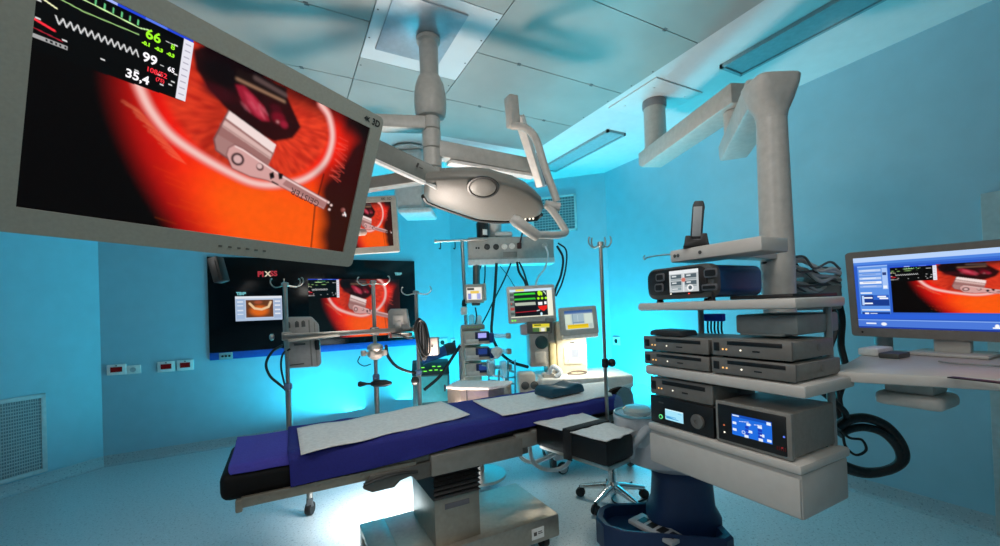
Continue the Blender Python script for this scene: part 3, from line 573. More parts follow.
# ================================================================== SECOND MONITOR, BEHIND THE BIG ONE
c = at(366, 225, 3.1); px = 3.1/F; M2 = face(c, 3, 2, 2)
t = thing('hanging_monitor', 'small pale framed monitor with eye picture, half hidden behind the big monitor', 'monitor', c)
W2, H2 = 62*px, 57*px; sw, sh = W2-.075, H2-.09
b = MB(M2); bezel(b, W2, H2, sw, sh, -.04, .0, .012); b.build('front_bezel', mat('pale_monitor_shell', 'b8b1a6', .5), t)
b = MB(M2); b.box((-.12, -.1, -.085), (.12, .1, -.041), .01); b.build('rear_housing', MATS['pale_monitor_shell'], t)
mscreen('picture', t, M2, -sw/2, sh/2, sw/2, -sh/2, -.005, eye(200, 120), strength=.95)
b = MB(M2); b.text('4K', (sw/2-.075, sh/2+.012, .001), (1, 0, 0), (0, 1, 0), .03); b.text('3D', (sw/2-.03, sh/2+.012, .001), (1, 0, 0), (0, 1, 0), .03); b.build('logo_lettering', black, t)
zm = zt(171); e1_ = at(335, 184, 2.62); e1_.z = zm; back = M2 @ V((0, 0, -.085)); e2_ = M2 @ V((0, 0, -.22))
b = MB(); b.tube(curve([back, e2_, V((e1_.x, e1_.y, zm-.25)), V((e1_.x, e1_.y, zm-.03))], 6), .026, 12); b.build('mount_neck', la, t)
lampt = bpy.data.objects['surgical_lamp']; b = MB(); beam(b, (col.x, col.y, zm), e1_+(e1_-V((col.x, col.y, zm))).normalized()*.05, .08, .075, .01); b.build('monitor_arm', mat('arm_brown_grey', '8a8179', .45), lampt)

# ================================================================== OPERATING TABLE
# long axis along the room's x; near side y=1.97, far side y=2.46
YN, YF, ZT = 1.97, 2.46, .80
t = thing('operating_table', 'long operating table on steel pedestal base, black padded end towards the left', 'operating table', (.86, 2.2, 0))
b = MB(); b.prism([(.35, YF, .03), (.35, YF, .205), (.35, 1.96, .205), (.35, 1.96, .03), (.35, 2.03, .03), (.35, 2.05, .15), (.35, 2.08, .178), (.35, 2.35, .178), (.35, 2.385, .15), (.35, 2.40, .03)], (.14, 0, 0), .006)
b.box((.47, 1.96, .075), (1.375, YF, .205), .012); b.build('base', mat('base_steel', 'b0a99c', .36, .75, scale=40), t)
b = MB(); b.mi = 0; p = ata(540, 524, 1.3); b.box((1.185, 1.9575, .105), (1.265, 1.9595, .165)); b.mi = 1; b.box((1.197, 1.9565, .125), (1.217, 1.9575, .145)); b.box((1.225, 1.9565, .13), (1.255, 1.9575, .134)); b.box((1.225, 1.9565, .14), (1.25, 1.9575, .144)); b.build('rating_plate', [label_white, mat('label_print', '55504c', .6)], t, 'small white rating label')
for x, y in ((.42, 2.02), (.42, 2.40), (1.30, 2.03), (1.30, 2.39)):
    b = MB(); b.lathe((x-.02, y, .052), [(.02, 0), (.048, .003), (.05, .01), (.05, .03), (.048, .037), (.02, .04)], (1, 0, 0), 20); b.build('caster', rubber, t)
b = MB(); b.box((.645, 2.0, .205), (.895, 2.40, .445), .006); b.build('column', mat('column_steel', 'a39a8d', .36, .75), t)
b = MB(); b.box((.70, 1.9975, .385), (.835, 1.9995, .412)); b.build('column_nameplate', mat('nameplate_grey', '5b5a60', .5), t)
b = MB(); prof = []
for k in range(15): z = .445+.012*k; prof.append((0.0 if k % 2 else .014, z))
def ringrect(o, z): return [(.652-o, 2.005-o, z), (.888+o, 2.005-o, z), (.888+o, 2.395+o, z), (.652-o, 2.395+o, z)]
rings = [[b.v(p) for p in ringrect(o, z)] for o, z in prof]
for i in range(len(rings)-1):
    for j in range(4): b._f((rings[i][j], rings[i][(j+1) % 4], rings[i+1][(j+1) % 4], rings[i+1][j]))
b._f(rings[0][::-1]); b._f(rings[-1]); b.build('bellows', mat('black_bellows', '141415', .5), t)
fr = mat('table_frame_grey', '77736c', .42, .6)
b = MB(); b.box((-.16, 1.972, .640), (1.25, 2.43, .666), .004); b.box((.10, 1.972, .652), (1.25, 1.984, .695), .003); b.box((.60, 2.0, .605), (1.03, 2.42, .655), .006); b.box((.60, 1.985, .575), (1.20, 2.43, .66), .01); b.box((1.05, 1.975, .615), (1.33, 2.42, .675), .008); b.box((1.3, 1.975, .655), (1.84, 2.42, .70), .008); b.build('frame', fr, t)
b = MB(); b.box((.62, 1.945, .585), (1.14, 1.985, .69), .008); b.box((1.10, 1.948, .625), (1.24, 1.987, .705), .008); b.box((1.2, 1.95, .66), (1.40, 1.985, .715), .006); b.build('side_cover', mat('cover_grey', '8a867e', .4, .4), t)
b = MB()
b.box((-.17, 2.43, .638), (.55, 2.45, .676), .004); b.build('side_rail', mat('rail_steel', '9d9384', .4, .7), t)
b = MB(); b.box((-.17, 1.962, .632), (.55, 1.982, .674), .004)
for x in (-.08, .12, .30): b.lathe((x, 1.961, .652), [(.011, 0), (.011, .006), (.006, .007)], (0, -1, 0), 10)
b.box((-.19, 1.960, .616), (-.165, 1.986, .668), .006); b.build('side_rail', mat('rail_steel', '9d9384', .4, .7), t)
b = MB(); b.prism([(.33, 1.955, .655), (.50, 1.955, .655), (.62, 1.955, .66), (.62, 1.955, .585), (.55, 1.955, .582), (.52, 1.955, .61), (.47, 1.955, .60), (.44, 1.955, .575), (.34, 1.955, .575), (.30, 1.955, .60)], (0, .03, 0), .004)
b.cyl((.36, 1.955, .625), (.36, 1.94, .625), .02, n=16); b.cyl((.46, 1.955, .635), (.46, 1.942, .635), .012, n=12); b.build('clamp_hinge', mat('hinge_grey', '6d6963', .4, .6), t)
b = MB(); b.tube(curve([(.30, 1.94, .625), (.38, 1.937, .64), (.47, 1.938, .642), (.55, 1.945, .628)], 5), .008, 8); b.build('release_lever', mat('hinge_dark', '3a3937', .4, .4), t)
b = MB(); b.box((-.245, 1.985, .655), (.09, 2.445, .77), .035, 4); b.build('leg_pad', mat('matt_black_vinyl', '060607', .7, bump=.1, spec=.25), t, 'uncovered black end pad')
b = MB(); b.box((.095, 1.985, .668), (1.28, 2.445, .785), .03, 3); b.build('body_pad', foam, t); b = MB(); b.box((1.29, 1.985, .70), (1.86, 2.445, .785), .03, 3); b.build('head_pad', foam, t)
# drapes and sheets lying on it
def cloth(name, m, prof, x0, x1, label, cat, nx=60, amp=.004, skew=0, hem=0.0, thick=.005, seed=1, ripple=5):
    """strip cloth: prof = (y,z) points across the table, swept from x0 to x1"""
    P = [V((0, y, z)) for y, z in prof]; P = curve(P, 5); n = len(P)-1; r = np.random.default_rng(seed); ph = r.random(6)*6
    def fn(u, v):
        i = min(n-1, int(v*n)); f = v*n-i; p = P[i].lerp(P[i+1], f); x = x0+(x1-x0)*u+skew*(v-.5)
        w = (math.sin(x*ripple*3+ph[0]+3*v)+.6*math.sin(x*ripple*7+ph[1]-5*v)+.5*math.sin(v*17+ph[2]+x*4))*amp
        side = max(0, (ZT-.03-p.z)/.1)
        if p.y < 2.0 and p.z < .78: p = V((p.x, p.y, .78-(.78-p.z)*(1-max(0, min(.62, .47*x))))) if len(prof) > 8 else p
        return V((x+.004*math.sin(v*9+ph[3]), p.y-abs(w)*.9*min(1, side*2), p.z+abs(w)*(1-min(1, side))+hem*side*math.sin(x*6+ph[4])))
    b = MB(); b.grid(fn, nx, n); o = b.build(name, m, None, loc=((x0+x1)/2, (YN+YF)/2, ZT), sharp=60)
    sol = o.modifiers.new('thickness', 'SOLIDIFY'); sol.thickness = thick; sol.offset = 1
    return tag(o, label, cat)
side = [(2.468, .72), (2.468, .785), (2.455, ZT+.002), (2.42, ZT+.006), (2.3, ZT), (2.1, ZT), (2.01, ZT+.006), (1.972, ZT-.004), (1.962, .77), (1.958, .70), (1.957, .672)]
cloth('surgical_drape', navy_cloth, side, .005, 1.89, 'navy blue drape covering the operating table mattress', 'drape', 110, .003, 0, .006)
cloth('foot_drape', violet_cloth, [(2.452, .73), (2.45, .775), (2.43, .79), (2.2, .793), (2.03, .79), (2.0, .775), (1.992, .76)], -.215, .075, 'violet blue folded drape on the black left end of the table', 'drape', 30, .003, .02, 0, .008, 3)
def sheet(name, m, c4, label, cat, z, amp=.004, nx=40, ny=16, thick=.004, seed=2, curl=0, group=None):
    A, B_, Cc, D_ = [V(p) for p in c4]; r = np.random.default_rng(seed); ph = r.random(5)*6; mid = (A+B_+Cc+D_)/4
    def fn(u, v):
        p = A.lerp(B_, u).lerp(D_.lerp(Cc, u), v); w = math.sin(u*8+ph[0]+2*v)*math.sin(v*4+ph[1]+u)+.5*math.sin(u*21+ph[2]+v*6)
        p.z = z+amp*(1+w)+curl*max(0, u-.88)/.12*(.3+.7*v)+curl*.6*max(0, .06-u)/.06*0; return p+V((0, .004*math.sin(u*15+ph[3]), 0))
    b = MB(); b.grid(fn, nx, ny); o = b.build(name, m, None, loc=(mid.x, mid.y, z), sharp=60); s_ = o.modifiers.new('thickness', 'SOLIDIFY'); s_.thickness = thick; s_.offset = 1
    return tag(o, label, cat, group)
zz = ZT+.012
sheet('paper_sheet', white_cloth, [atz(297, 430, zz), atz(441, 403, zz), atz(470, 416.5, zz), atz(301, 456, zz)], 'white paper sheet spread over the left and middle of the navy drape', 'sheet', zz, .004, curl=.006)
sheet('paper_sheet', white_cloth, [atz(473, 402, zz), atz(605, 382, zz), atz(612, 396, zz), atz(503, 417, zz)], 'white paper sheet under the teal head cushion', 'sheet', zz, .003, seed=5)
# folded edge strip on the first sheet
hp0 = atz(560, 393.5, zz+.01); 
b = MB(Matrix.Translation((hp0.x, hp0.y, zz+.012)) @ Matrix.Rotation(math.radians(6), 4, 'Z'))
prof = [(-.155, 0), (-.15, .045), (-.12, .062), (-.05, .055), (0, .048), (.06, .06), (.10, .066), (.135, .05), (.15, 0)]
P = [V((x, -.085, z)) for x, z in prof]; b.prism(P, (0, .17, 0), .014); o = b.build('head_cushion', teal_vinyl, None, loc=(hp0.x, hp0.y, zz+.012)); tag(o, 'dark teal contoured head cushion on the white sheet at table head', 'cushion')
# arm board swung out towards the camera
t = thing('arm_board', 'black padded arm board sticking out from table head side', 'arm board', (1.42, 1.8, .64))
pa, pb_, pc, pd = atz(527, 418, .755), atz(580, 410, .755), atz(633, 430, .755), atz(612, 441, .755)
pb_ = V((1.555, 1.965, .755)); pa = V((1.225, 1.95, .755)); 
pc = atz(634, 433, .745); pd = atz(606, 443, .745)
b = MB(); b.prism([V((p.x, p.y, .625)) for p in (pa, pb_, pc, pd)], (0, 0, .118), .02); b.build('pad', foam, t)
b = MB(); q = [pa.lerp(pb_, .1), pa.lerp(pb_, .9), pd.lerp(pc, .9), pd.lerp(pc, .1)]; b.prism([V((p.x, p.y+.01, .600)) for p in q], (0, 0, .024), .004); b.build('mounting_plate', steel, t)
m0, m1 = pa.lerp(pd, .50), pb_.lerp(pc, .50); dv = (pd-pa).normalized()*.028
b = MB(); o3 = V((0, 0, .0)); up3 = .752; nn = (m0-m1).normalized()*.006
b.prism([V((p.x, p.y, .752)) for p in (m0-dv+nn, m1-dv-nn, m1+dv-nn, m0+dv+nn)], (0, 0, .012), .003); b.prism([V((p.x, p.y, .605)) for p in (m0-dv+nn, m0+dv+nn, m0+dv, m0-dv)], (0, 0, .155), .002); b.prism([V((p.x, p.y, .605)) for p in (m1-dv-nn, m1+dv-nn, m1+dv, m1-dv)], (0, 0, .155), .002); b.build('strap', mat('black_webbing', '101012', .8, bump=.3, scale=200), t)
def cov(k0, k1, lab, seed):
    c4 = [pa.lerp(pd, k0), pb_.lerp(pc, k0), pb_.lerp(pc, k1), pa.lerp(pd, k1)]; mid = sum(c4, V((0, 0, 0)))/4; c4 = [mid+(p-mid)*1.06 for p in c4]
    sheet('paper_cover', white_cloth, c4, lab, 'cover', .748, .003, 16, 16, .005, seed)
cov(.02, .43, 'white paper cover on the arm board, between table and strap', 7); cov(.56, 1.0, 'white paper cover on the outer end of the arm board', 8)
# ================================================================== EQUIPMENT RACK ON CEILING ARM (front plane x=1.34)
rk = mat('rack_enamel', 'bfbab3', .4, var=.03); rkd = mat('rack_enamel_side', 'b3b0aa', .42, var=.03)
t = thing('equipment_rack', 'white shelf tower for stacked devices hanging from a jointed ceiling arm', 'equipment rack', (1.6, .95, .74))
YA, YB, XF, XB = .655, 1.245, 1.335, 1.625
def shelf(z0, z1, ya=YA-.012, yb=YB+.012, xf=XF-.01, xb=XB): b = MB(); b.box((xf, ya, z0), (xb, yb, z1), .009); return b.build('shelf', rk, t)
shelf(1.366, 1.398, .655, 1.262); shelf(1.103, 1.142, .64, 1.235); shelf(.875, .905, .66, 1.232)
b = MB(); b.box((XF+.002, YA+.01, .738), (XB-.01, YB-.012, .874), .008); dr = b.build('drawer_box', rkd, t)
b = MB(); b.box((XF-.004, YA+.014, .746), (XF+.002, YB-.016, .862), .004); b.build('drawer_front', rk, dr)
b = MB()
for y in (.70, 1.17): b = MB(); b.cyl((1.605, y, .905), (1.605, y, 1.37), .012, n=12); b.build('upright', mat('upright_grey', '9a9a98', .4, .5), t)
# tall column and overhead arms
cb, ct = at(776.5, 240, 1.72), at(774, 100, 1.72); cc = V((cb.x, cb.y, 0)); r_ = 1.72/F*14.2
b = MB(); b.lathe(cc, [(r_*.9, 1.1), (r_*.97, 1.12), (r_*1.05, 1.55), (r_*.93, 2.22)], n=32); b.build('column', la, t)
a0 = atz(735, 146, 2.31); a1 = V((cc.x, cc.y, 2.31)); d = (a1-a0); d.z = 0; d.normalize(); s_ = V((d.y, -d.x, 0))
zc0, zc1 = 2.20, H+(298-74)/F*1.72
b = MB(); zh = zc1-.026; hx, hy = cc.x, cc.y; loft(b, [ring(hx, hy, r_*.96, r_*.96, zh-.165, 0, 32, 2), ring(hx, hy, r_*1.0, r_*1.0, zh-.14, 0, 32, 2.2), ring(hx, hy, r_*1.22, r_*1.15, zh-.095, -.5, 32, 3.5), ring(hx, hy, r_*1.45, r_*1.3, zh-.04, -.5, 32, 5), ring(hx, hy, r_*1.5, r_*1.35, zh-.008, -.5, 32, 6), ring(hx, hy, r_*1.42, r_*1.27, zh, -.5, 32, 6)]); b.build('column_head', la, t)
b = MB(); p, q = a0-d*.09, a1-d*.06; hgt = .13
b.prism([p+V((0, 0, -.02))+s_*.075, p+V((0, 0, -.062))+d*.03+s_*.075, q+V((0, 0, -.075))+s_*.075, q+V((0, 0, .06))+s_*.075, p+V((0, 0, .045))+s_*.075], -s_*.15, .012); b.build('lower_arm', la, t)
A1 = V((2.70, 2.31, 2.58)); A2 = V((a0.x+.0, a0.y+.0, 2.58)); d1 = (A2-A1); d1.z = 0; d1.normalize(); s1 = V((d1.y, -d1.x, 0))
b = MB(); p, q = A1-d1*.13, A2+d1*.10
b.prism([p+V((0, 0, .07))+s1*.09, p+V((0, 0, -.03))+s1*.09, p+d1*.05+V((0, 0, -.065))+s1*.09, q+V((0, 0, -.065))+s1*.09, q+V((0, 0, .055))+s1*.09], -s1*.18, .012); b.build('upper_arm', la, t)
b = MB(); b.cyl(A2+V((0, 0, -.07)), V((A2.x, A2.y, 2.35)), .055, n=24); b.build('elbow', la, t)
b = MB(); b.lathe((A1.x, A1.y, 0), [(.10, 2.63), (.085, 2.66), (.083, 2.97), (.083, 2.972)], n=32); b.build('ceiling_tube', la, t)
b = MB(); b.lathe((A1.x, A1.y, 0), [(.088, 2.965), (.093, 2.975), (.093, 3.005), (.088, ZC+.019)], n=32); b.build('ceiling_collar', mat('collar_grey', '7d7a7c', .4), t)
b = MB(); b.box((A1.x-.26, A1.y-.25, ZC+.008), (A1.x+.26, A1.y+.25, ZC+.0195), .004)
for i in (-1, 1):
    for j in (-1, 1): b.lathe((A1.x+.17*i, A1.y+.15*j, ZC+.004), [(.008, 0), (.008, .005)], n=10)
b.build('ceiling_plate', ceilw, t)
b = MB(); b.tube(curve([V((cc.x, cc.y, 1.14)), at(838, 405, 1.66), at(846, 416, 1.69), at(850, 421, 1.70)], 5), .012, 8); b.build('hose_hook', rubber, t)
# plate under the column that carries the top rail
b = MB(); p0, p1 = ata(676, 254, 1.40), V((cc.x, cc.y, 0)); zp = p0.z
yn_ = ata(762, 256, 1.37).y; xe_ = atb(789, 254, yn_).x; b.box((1.37, yn_, 1.555), (xe_, 1.125, 1.603), .006)
b.box((xe_-.06, cc.y-.03, 1.56), (cc.x, cc.y+.05, 1.598), .006)
b.build('top_plate', rk, t)
for y in (1.10, 1.085, .99): b = MB(); b.lathe((1.369, y, 1.579), [(.006, 0), (.007, .002), (.005, .003)], (-1, 0, 0), 12); b.build('plate_socket', dark_grey, t)
b = MB(); b.tube(curve([(1.40, 1.12, 1.59), (1.38, 1.17, 1.593), (1.36, 1.225, 1.590), (1.355, 1.24, 1.582), (1.355, 1.245, 1.592), (1.358, 1.24, 1.60)], 5), .003, 8); b.build('wire_hook', steel, t)
# ---- top device: generator with screen
t = thing('surgical_generator', 'blue-sided device with rounded dark front and bright screen on the top shelf', 'medical device', (1.55, 1.05, 1.398))
yf, yn, z0, z1 = 1.222, .925, 1.412, 1.535
def yzr(x, ya, yb, za, zb, r, n=4): c_, w, h = ((ya+yb)/2, (za+zb)/2), yb-ya, zb-za; return [(x, c_[0]+a, c_[1]+q) for a, q in rrect(w, h, r, n)]
b = MB(); b.prism(yzr(1.385, yn+.01, yf-.01, z0, z1-.004, .03), (.27, 0, 0), .004); b.build('case', blue_box, t)
b = MB(); b.prism(yzr(1.345, yn, yf, z0-.002, z1, .035), (.045, 0, 0), .008); fp = b.build('front_panel', dark_grey, t)
b = MB(); b.prism(yzr(1.3385, yn+.022, yf-.008, z0+.015, z1-.008, .03), (.006, 0, 0), .002); b.build('front_inlay', black, t)
XG = 1.3372
def fy(u, v, x=XG): p = ata(u, v, x); return p
pg0, pg1 = fy(669, 271.5), fy(699, 291)
screen('screen', t, (XG, pg0.y, pg0.z), (0, pg1.y-pg0.y, 0), (0, 0, pg1.z-pg0.z), generator_ui(70, 50), .95)
for u0, v0, u1, v1 in ((656, 274, 665, 281), (655, 284, 664, 291.5), (704, 269, 718, 277), (702, 284.5, 718, 290)):
    a_, c_ = fy(u0, v0), fy(u1, v1); b = MB(); b.mi = 0; ya, yb, za, zb = c_.y, a_.y, c_.z, a_.z; rr = min(yb-ya, zb-za)*.3
    b.prism(yzr(XG-.004, ya, yb, za, zb, rr), (.006, 0, 0), .001); b.mi = 1; b.prism(yzr(XG-.0055, ya+.006, yb-.006, za+.006, zb-.006, rr*.5), (.002, 0, 0)); b.build('connector_port', [mat('port_rim', '55565a', .4), black], t)
for u, v, m_ in ((671, 294, white_led), (689, 293.5, glow('led_red', 'ff4030', 1.5))): p = fy(u, v); b = MB(); b.box((XG-.001, p.y-.003, p.z-.002), (XG, p.y+.003, p.z+.002)); b.build('indicator_led', m_, t)
p = fy(712.5, 297); b = MB(); b.box((1.3415, p.y-.006, p.z-.010), (1.346, p.y+.006, p.z+.012), .002); b.build('power_switch', black, t)
for x in (1.38, 1.68):
    for y in (.96, 1.19): b = MB(); b.lathe((x, y, 1.398), [(.014, 0), (.012, .013)], n=14); b.build('foot', rubber, t)
# ---- flat black tray the generator partly stands by
o = MB().box((1.40, .70, 1.399), (1.68, .905, 1.412), .004).build('flat_keyboard', black, None, loc=(1.54, .80, 1.399)); tag(o, 'thin black slab lying on the top shelf right of the blue device', 'tray')
# ---- handset in cradle
c = V((1.41, 1.075, 1.603)); t = thing('cordless_handset', 'tall dark handset standing in black charging cradle above the rack', 'handset', c)
pm = ata(696, 255, 1.41); c = V((1.41, pm.y, 1.603)); t.location = c
Mh = face(c, -25, 0, -2)
b = MB(Mh); b.prism([(-.045, 0, -.03), (.048, 0, -.03), (.043, .018, -.03), (.038, .05, -.03), (.018, .05, -.03), (.014, .03, -.03), (-.014, .03, -.03), (-.018, .045, -.03), (-.036, .045, -.03), (-.04, .015, -.03)], (0, 0, .07), .004); b.build('cradle', black, t)
b = MB(Mh @ Matrix.Translation((0, .03, .005)) @ Matrix.Rotation(math.radians(-3), 4, 'Z')); b.prism([(-.020, 0, -.016), (.022, 0, -.016), (.024, .13, -.016), (.018, .148, -.016), (-.012, .148, -.016), (-.018, .13, -.016)], (0, 0, .03), .005); hd = b.build('handset_body', cyl_dark, t)
b = MB(Mh @ Matrix.Translation((0, .03, .0205)) @ Matrix.Rotation(math.radians(-3), 4, 'Z')); b.box((-.014, .012, -.001), (.016, .125, .001), .0005); b.build('face_plate', mat('handset_face_grey', '8f9496', .4), hd)
b = MB(Mh); b.tube(curve([(.02, .165, 0), (.03, .16, -.01), (.031, .15, -.012), (.027, .145, -.01)], 4), .002, 6); b.build('clip', steel, hd)
# ---- recorders
drk = mat('recorder_grey', '7d7a74', .45, scale=80)
def recorder(y0, y1, z0, z1, label, x0=1.325, x1=1.60, square=True):
    c = V(((x0+x1)/2, (y0+y1)/2, z0)); t = thing('video_recorder', label, 'video recorder', c, 'grey video recorders on the rack'); h = z1-z0; w = y1-y0
    b = MB(); b.box((x0+.012, y0+.003, z0+.004), (x1, y1-.003, z1-.002), .004); b.build('case', drk, t)
    b = MB(); b.box((x0, y0, z0+.003), (x0+.013, y1, z1), .004); fp = b.build('front_panel', mat('recorder_front', '6b6863', .45), t)
    b = MB(); b.box((x0-.0012, y0+w*.10, z0+h*.66), (x0+.002, y1-w*.22, z0+h*.88), .001); b.build('disc_slot', black, t)
    b = MB(); b.box((x0-.002, y1-w*.11, z0+h*.3), (x0+.002, y1-w*.03, z0+h*.78), .002); b.build('power_button', black, t)
    for k, m_ in ((.16, amber_led), (.21, amber_led), (.40, white_led)): b = MB(); b.lathe((x0-.0005, y1-w*k, z0+h*.42), [(.0032, 0), (.0032, .0012)], (-1, 0, 0), 8); b.build('indicator_led', m_, t)
    b = MB(); b.box((x0-.001, y0+w*.36, z0+h*.36), (x0+.001, y0+w*.45, z0+h*.44)); b.build('eject_button', black, t)
    b = MB(); b.lathe((x0+.16, y0+.0025, z0+h*.55), [(.012, 0), (.012, .001), (.008, .0015)], (0, -1, 0), 16); b.build('side_badge', mat('badge', '706d68', .4), t)
    for x in (x0+.03, x1-.03):
        for y in (y0+.03, y1-.03): b = MB(); b.lathe((x, y, z0-.003), [(.008, 0), (.008, .008)], n=8); b.build('foot', rubber, t)
    return t
recorder(.942, 1.238, 1.203, 1.262, 'grey recorder on top of the left pair on middle shelf'); recorder(.942, 1.236, 1.1445, 1.199, 'grey recorder at the bottom of the left pair on middle shelf')
recorder(.672, .928, 1.206, 1.268, 'grey recorder on top of the right pair, white lit switch', 1.325, 1.575); recorder(.664, .932, 1.1445, 1.202, 'grey recorder at the bottom of the right pair, above white shelf edge')
recorder(.942, 1.222, 1.022, 1.095, 'grey recorder directly under the middle shelf at left', 1.338, 1.60)
b = MB(); p = ata(683, 411, 1.3365)
o = None
# ---- light source with cyan display
t = thing('light_source', 'black-fronted device with pale cyan display and round knob on the bottom shelf', 'medical device', (1.5, 1.08, .905))
b = MB(); b.box((1.35, .944, .912), (1.60, 1.222, 1.018), .004); b.build('case', drk, t)
b = MB(); b.box((1.338, .942, .908), (1.352, 1.224, 1.018), .003); b.build('front_panel', black, t); XG = 1.337
p0, p1 = ata(665, 408.5, XG), ata(683.5, 424, XG); screen('screen', t, (XG, p0.y, p0.z), (0, p1.y-p0.y, 0), (0, 0, p1.z-p0.z), cyan_ui(50, 40), 1.0)
p = ata(698, 421.5, XG); b = MB(); b.lathe((XG+.001, p.y, p.z), [(.026, 0), (.027, .004), (.025, .010), (.008, .012), (.007, .009), (0, .009)], (-1, 0, 0), 32); b.build('control_knob', mat('knob_grey', '77736e', .4, .4), t)
p = ata(661, 416.5, XG); b = MB(); b.lathe((XG, p.y, p.z), [(.009, 0), (.009, .002), (.0085, .002)], (-1, 0, 0), 20); b.build('power_ring', glow('power_ring_green', '66e890', 1.1), t)
p = ata(661, 416.5, XG); b = MB(); b.lathe((XG-.0022, p.y, p.z), [(.0058, 0), (.0058, .0006)], (-1, 0, 0), 20); b.build('power_button', black, t)
b = MB(); p = ata(661, 402.5, XG); b.box((XG-.0005, p.y-.012, p.z-.003), (XG, p.y+.012, p.z+.003)); b.build('name_mark', dark_grey, t)
# ---- large device with blue screen
t = thing('electrosurgical_unit', 'grey box device with dark front and blue touch screen on bottom shelf', 'medical device', (1.5, .81, .905))
b = MB(); b.box((1.345, .690, .912), (1.60, .926, 1.048), .006); b.build('case', drk, t)
b = MB(); b.box((1.333, .686, .908), (1.348, .930, 1.050), .004); b.build('front_frame', mat('unit_frame_grey', '807d77', .4), t)
b = MB(); b.box((1.330, .700, .918), (1.336, .920, 1.040), .003); b.build('front_panel', black, t); XG = 1.3292
p0, p1 = ata(731.5, 413.5, XG), ata(772.5, 444, XG); TLs = ata(731.5, 413.5, XG); BRs = ata(772.5, 444.5, XG)
screen('touch_screen', t, (XG, TLs.y, TLs.z), (0, BRs.y-TLs.y, 0), (0, 0, BRs.z-TLs.z), blue_ui(80, 60), 1.0)
for u, v, m_ in ((724, 425, glow('led_amber', 'e07040', .8)), (724.5, 432, white_led), (784, 437, glow('led_blue', '6080ff', 1)), (782, 448, glow('led_dim_red', 'a01818', .8))): p = ata(u, v, XG); b = MB(); b.lathe((XG+.001, p.y, p.z), [(.003, 0), (.003, .0015)], (-1, 0, 0), 8); b.build('indicator_led', m_, t)
b = MB(); p = ata(782, 449, XG)
for k in range(5): b.box((XG-.0005, p.y-.012+.006*k, p.z-.006), (XG, p.y-.009+.006*k, p.z+.006))
b.build('red_symbol', mat('symbol_red', '5a0c0c', .5), t)
for x in (1.37, 1.57):
    for y in (.71, .90): b = MB(); b.lathe((x, y, .905), [(.01, 0), (.01, .008)], n=10); b.build('foot', rubber, t)
# ---- items between top and middle shelves
o = MB().box((1.42, .70, 1.280), (1.68, .90, 1.345), .008); o.box((1.41, .74, 1.2745), (1.66, .88, 1.283), .004); o = o.build('control_unit', mat('unit_dull_grey', '7c8484', .5), None, loc=(1.55, .8, 1.27)); tag(o, 'dull grey flat unit under the top shelf, on right recorders', 'medical device')
o = MB().prism([(1.35+.0, 1.07, 1.264), (1.35, 1.225, 1.264), (1.35, 1.222, 1.282), (1.35, 1.20, 1.288), (1.35, 1.08, 1.284)], (.10, 0, 0), .004); o = o.build('black_case', cyl_dark, None, loc=(1.4, 1.15, 1.264)); tag(o, 'slim black case lying on the left recorders', 'case')
t = thing('cable_connector', 'bright blue plug blocks hanging under the top shelf behind recorders', 'connector', (1.66, 1.08, 1.33))
b = MB(); b.box((1.62, 1.085, 1.310), (1.65, 1.17, 1.342), .005); b.box((1.625, 1.16, 1.322), (1.65, 1.195, 1.338), .004); b.build('body', mat('plug_blue', '1438d8', .4), t)
b = MB()
for k in range(5): y = 1.085+.016*k; b.tube(curve([(1.635, y+.01, 1.312), (1.638, y+.014, 1.27), (1.632, y+.0, 1.24), (1.64, y, 1.21)], 5), .004, 6)
b.build('lead_wires', rubber, t)
# cables behind the rack
def cable(name, pts, r, m_, label, cat='cable', group=None, n=6, k=8):
    P = curve(pts, n); mid = P[len(P)//2]; b = MB(); b.tube(P, r, k); o = b.build(name, m_, None, loc=tuple(mid)); return tag(o, label, cat, group)
t = thing('cable_bundle', 'tangle of grey cables on the top shelf behind the blue device', 'cables', (1.75, .8, 1.40)); rr_ = random.Random(3)
for k in range(16):
    d = 1.70+.010*k; v = 263+2.3*k; j = lambda q: rr_.uniform(-q, q)
    pts = [at(764+j(4), v+j(3), d), at(788+j(3), v-5+j(4), d+.02), at(803+j(3), v-2+j(5), d+.03), at(818+j(4), v+2+j(5), d+.04), at(832+j(4), v+1+j(4), d+.06), at(840, min(v+6, 297), d+.07)]
    b = MB(); b.tube(curve(pts, 6), .005+.002*(k % 3), 8); b.build('cable', mat('cable_pale_grey' if k % 3 else 'cable_dark', 'a4a8a6' if k % 3 else '4a4d4e', .5), t)
pts = [at(782, 272, 1.75), at(786, 262, 1.78), at(795, 263, 1.8), at(803, 272, 1.82), at(815, 272, 1.84), at(825, 281, 1.86), at(829, 292, 1.86)]
b = MB(); b.tube(curve(pts, 6), .005, 8); b.build('cable', rubber, t)
Mx = face(at(806, 295, 1.92), -15); o = MB(Mx); o.box((-.10, -.07, -.08), (.12, .05, .06), .015); o.box((-.02, .05, -.06), (.10, .09, .03), .015); o = o.build('rear_cable_box', mat('rear_box_grey', '737b7c', .5), t)
b = MB(); b.tube(curve([at(838, 300, 1.9), at(842, 320, 1.9), at(841, 345, 1.9), at(846, 372, 1.88), at(838, 400, 1.85), at(842, 425, 1.84)], 5), .014, 10); b.build('cable', rubber, t)
b = MB(); b.tube(curve([at(833, 302, 1.86), at(836, 330, 1.86), at(830, 352, 1.84), at(836, 380, 1.84), at(845, 430, 1.84)], 5), .010, 10); b.build('cable', cyl_dark, t)
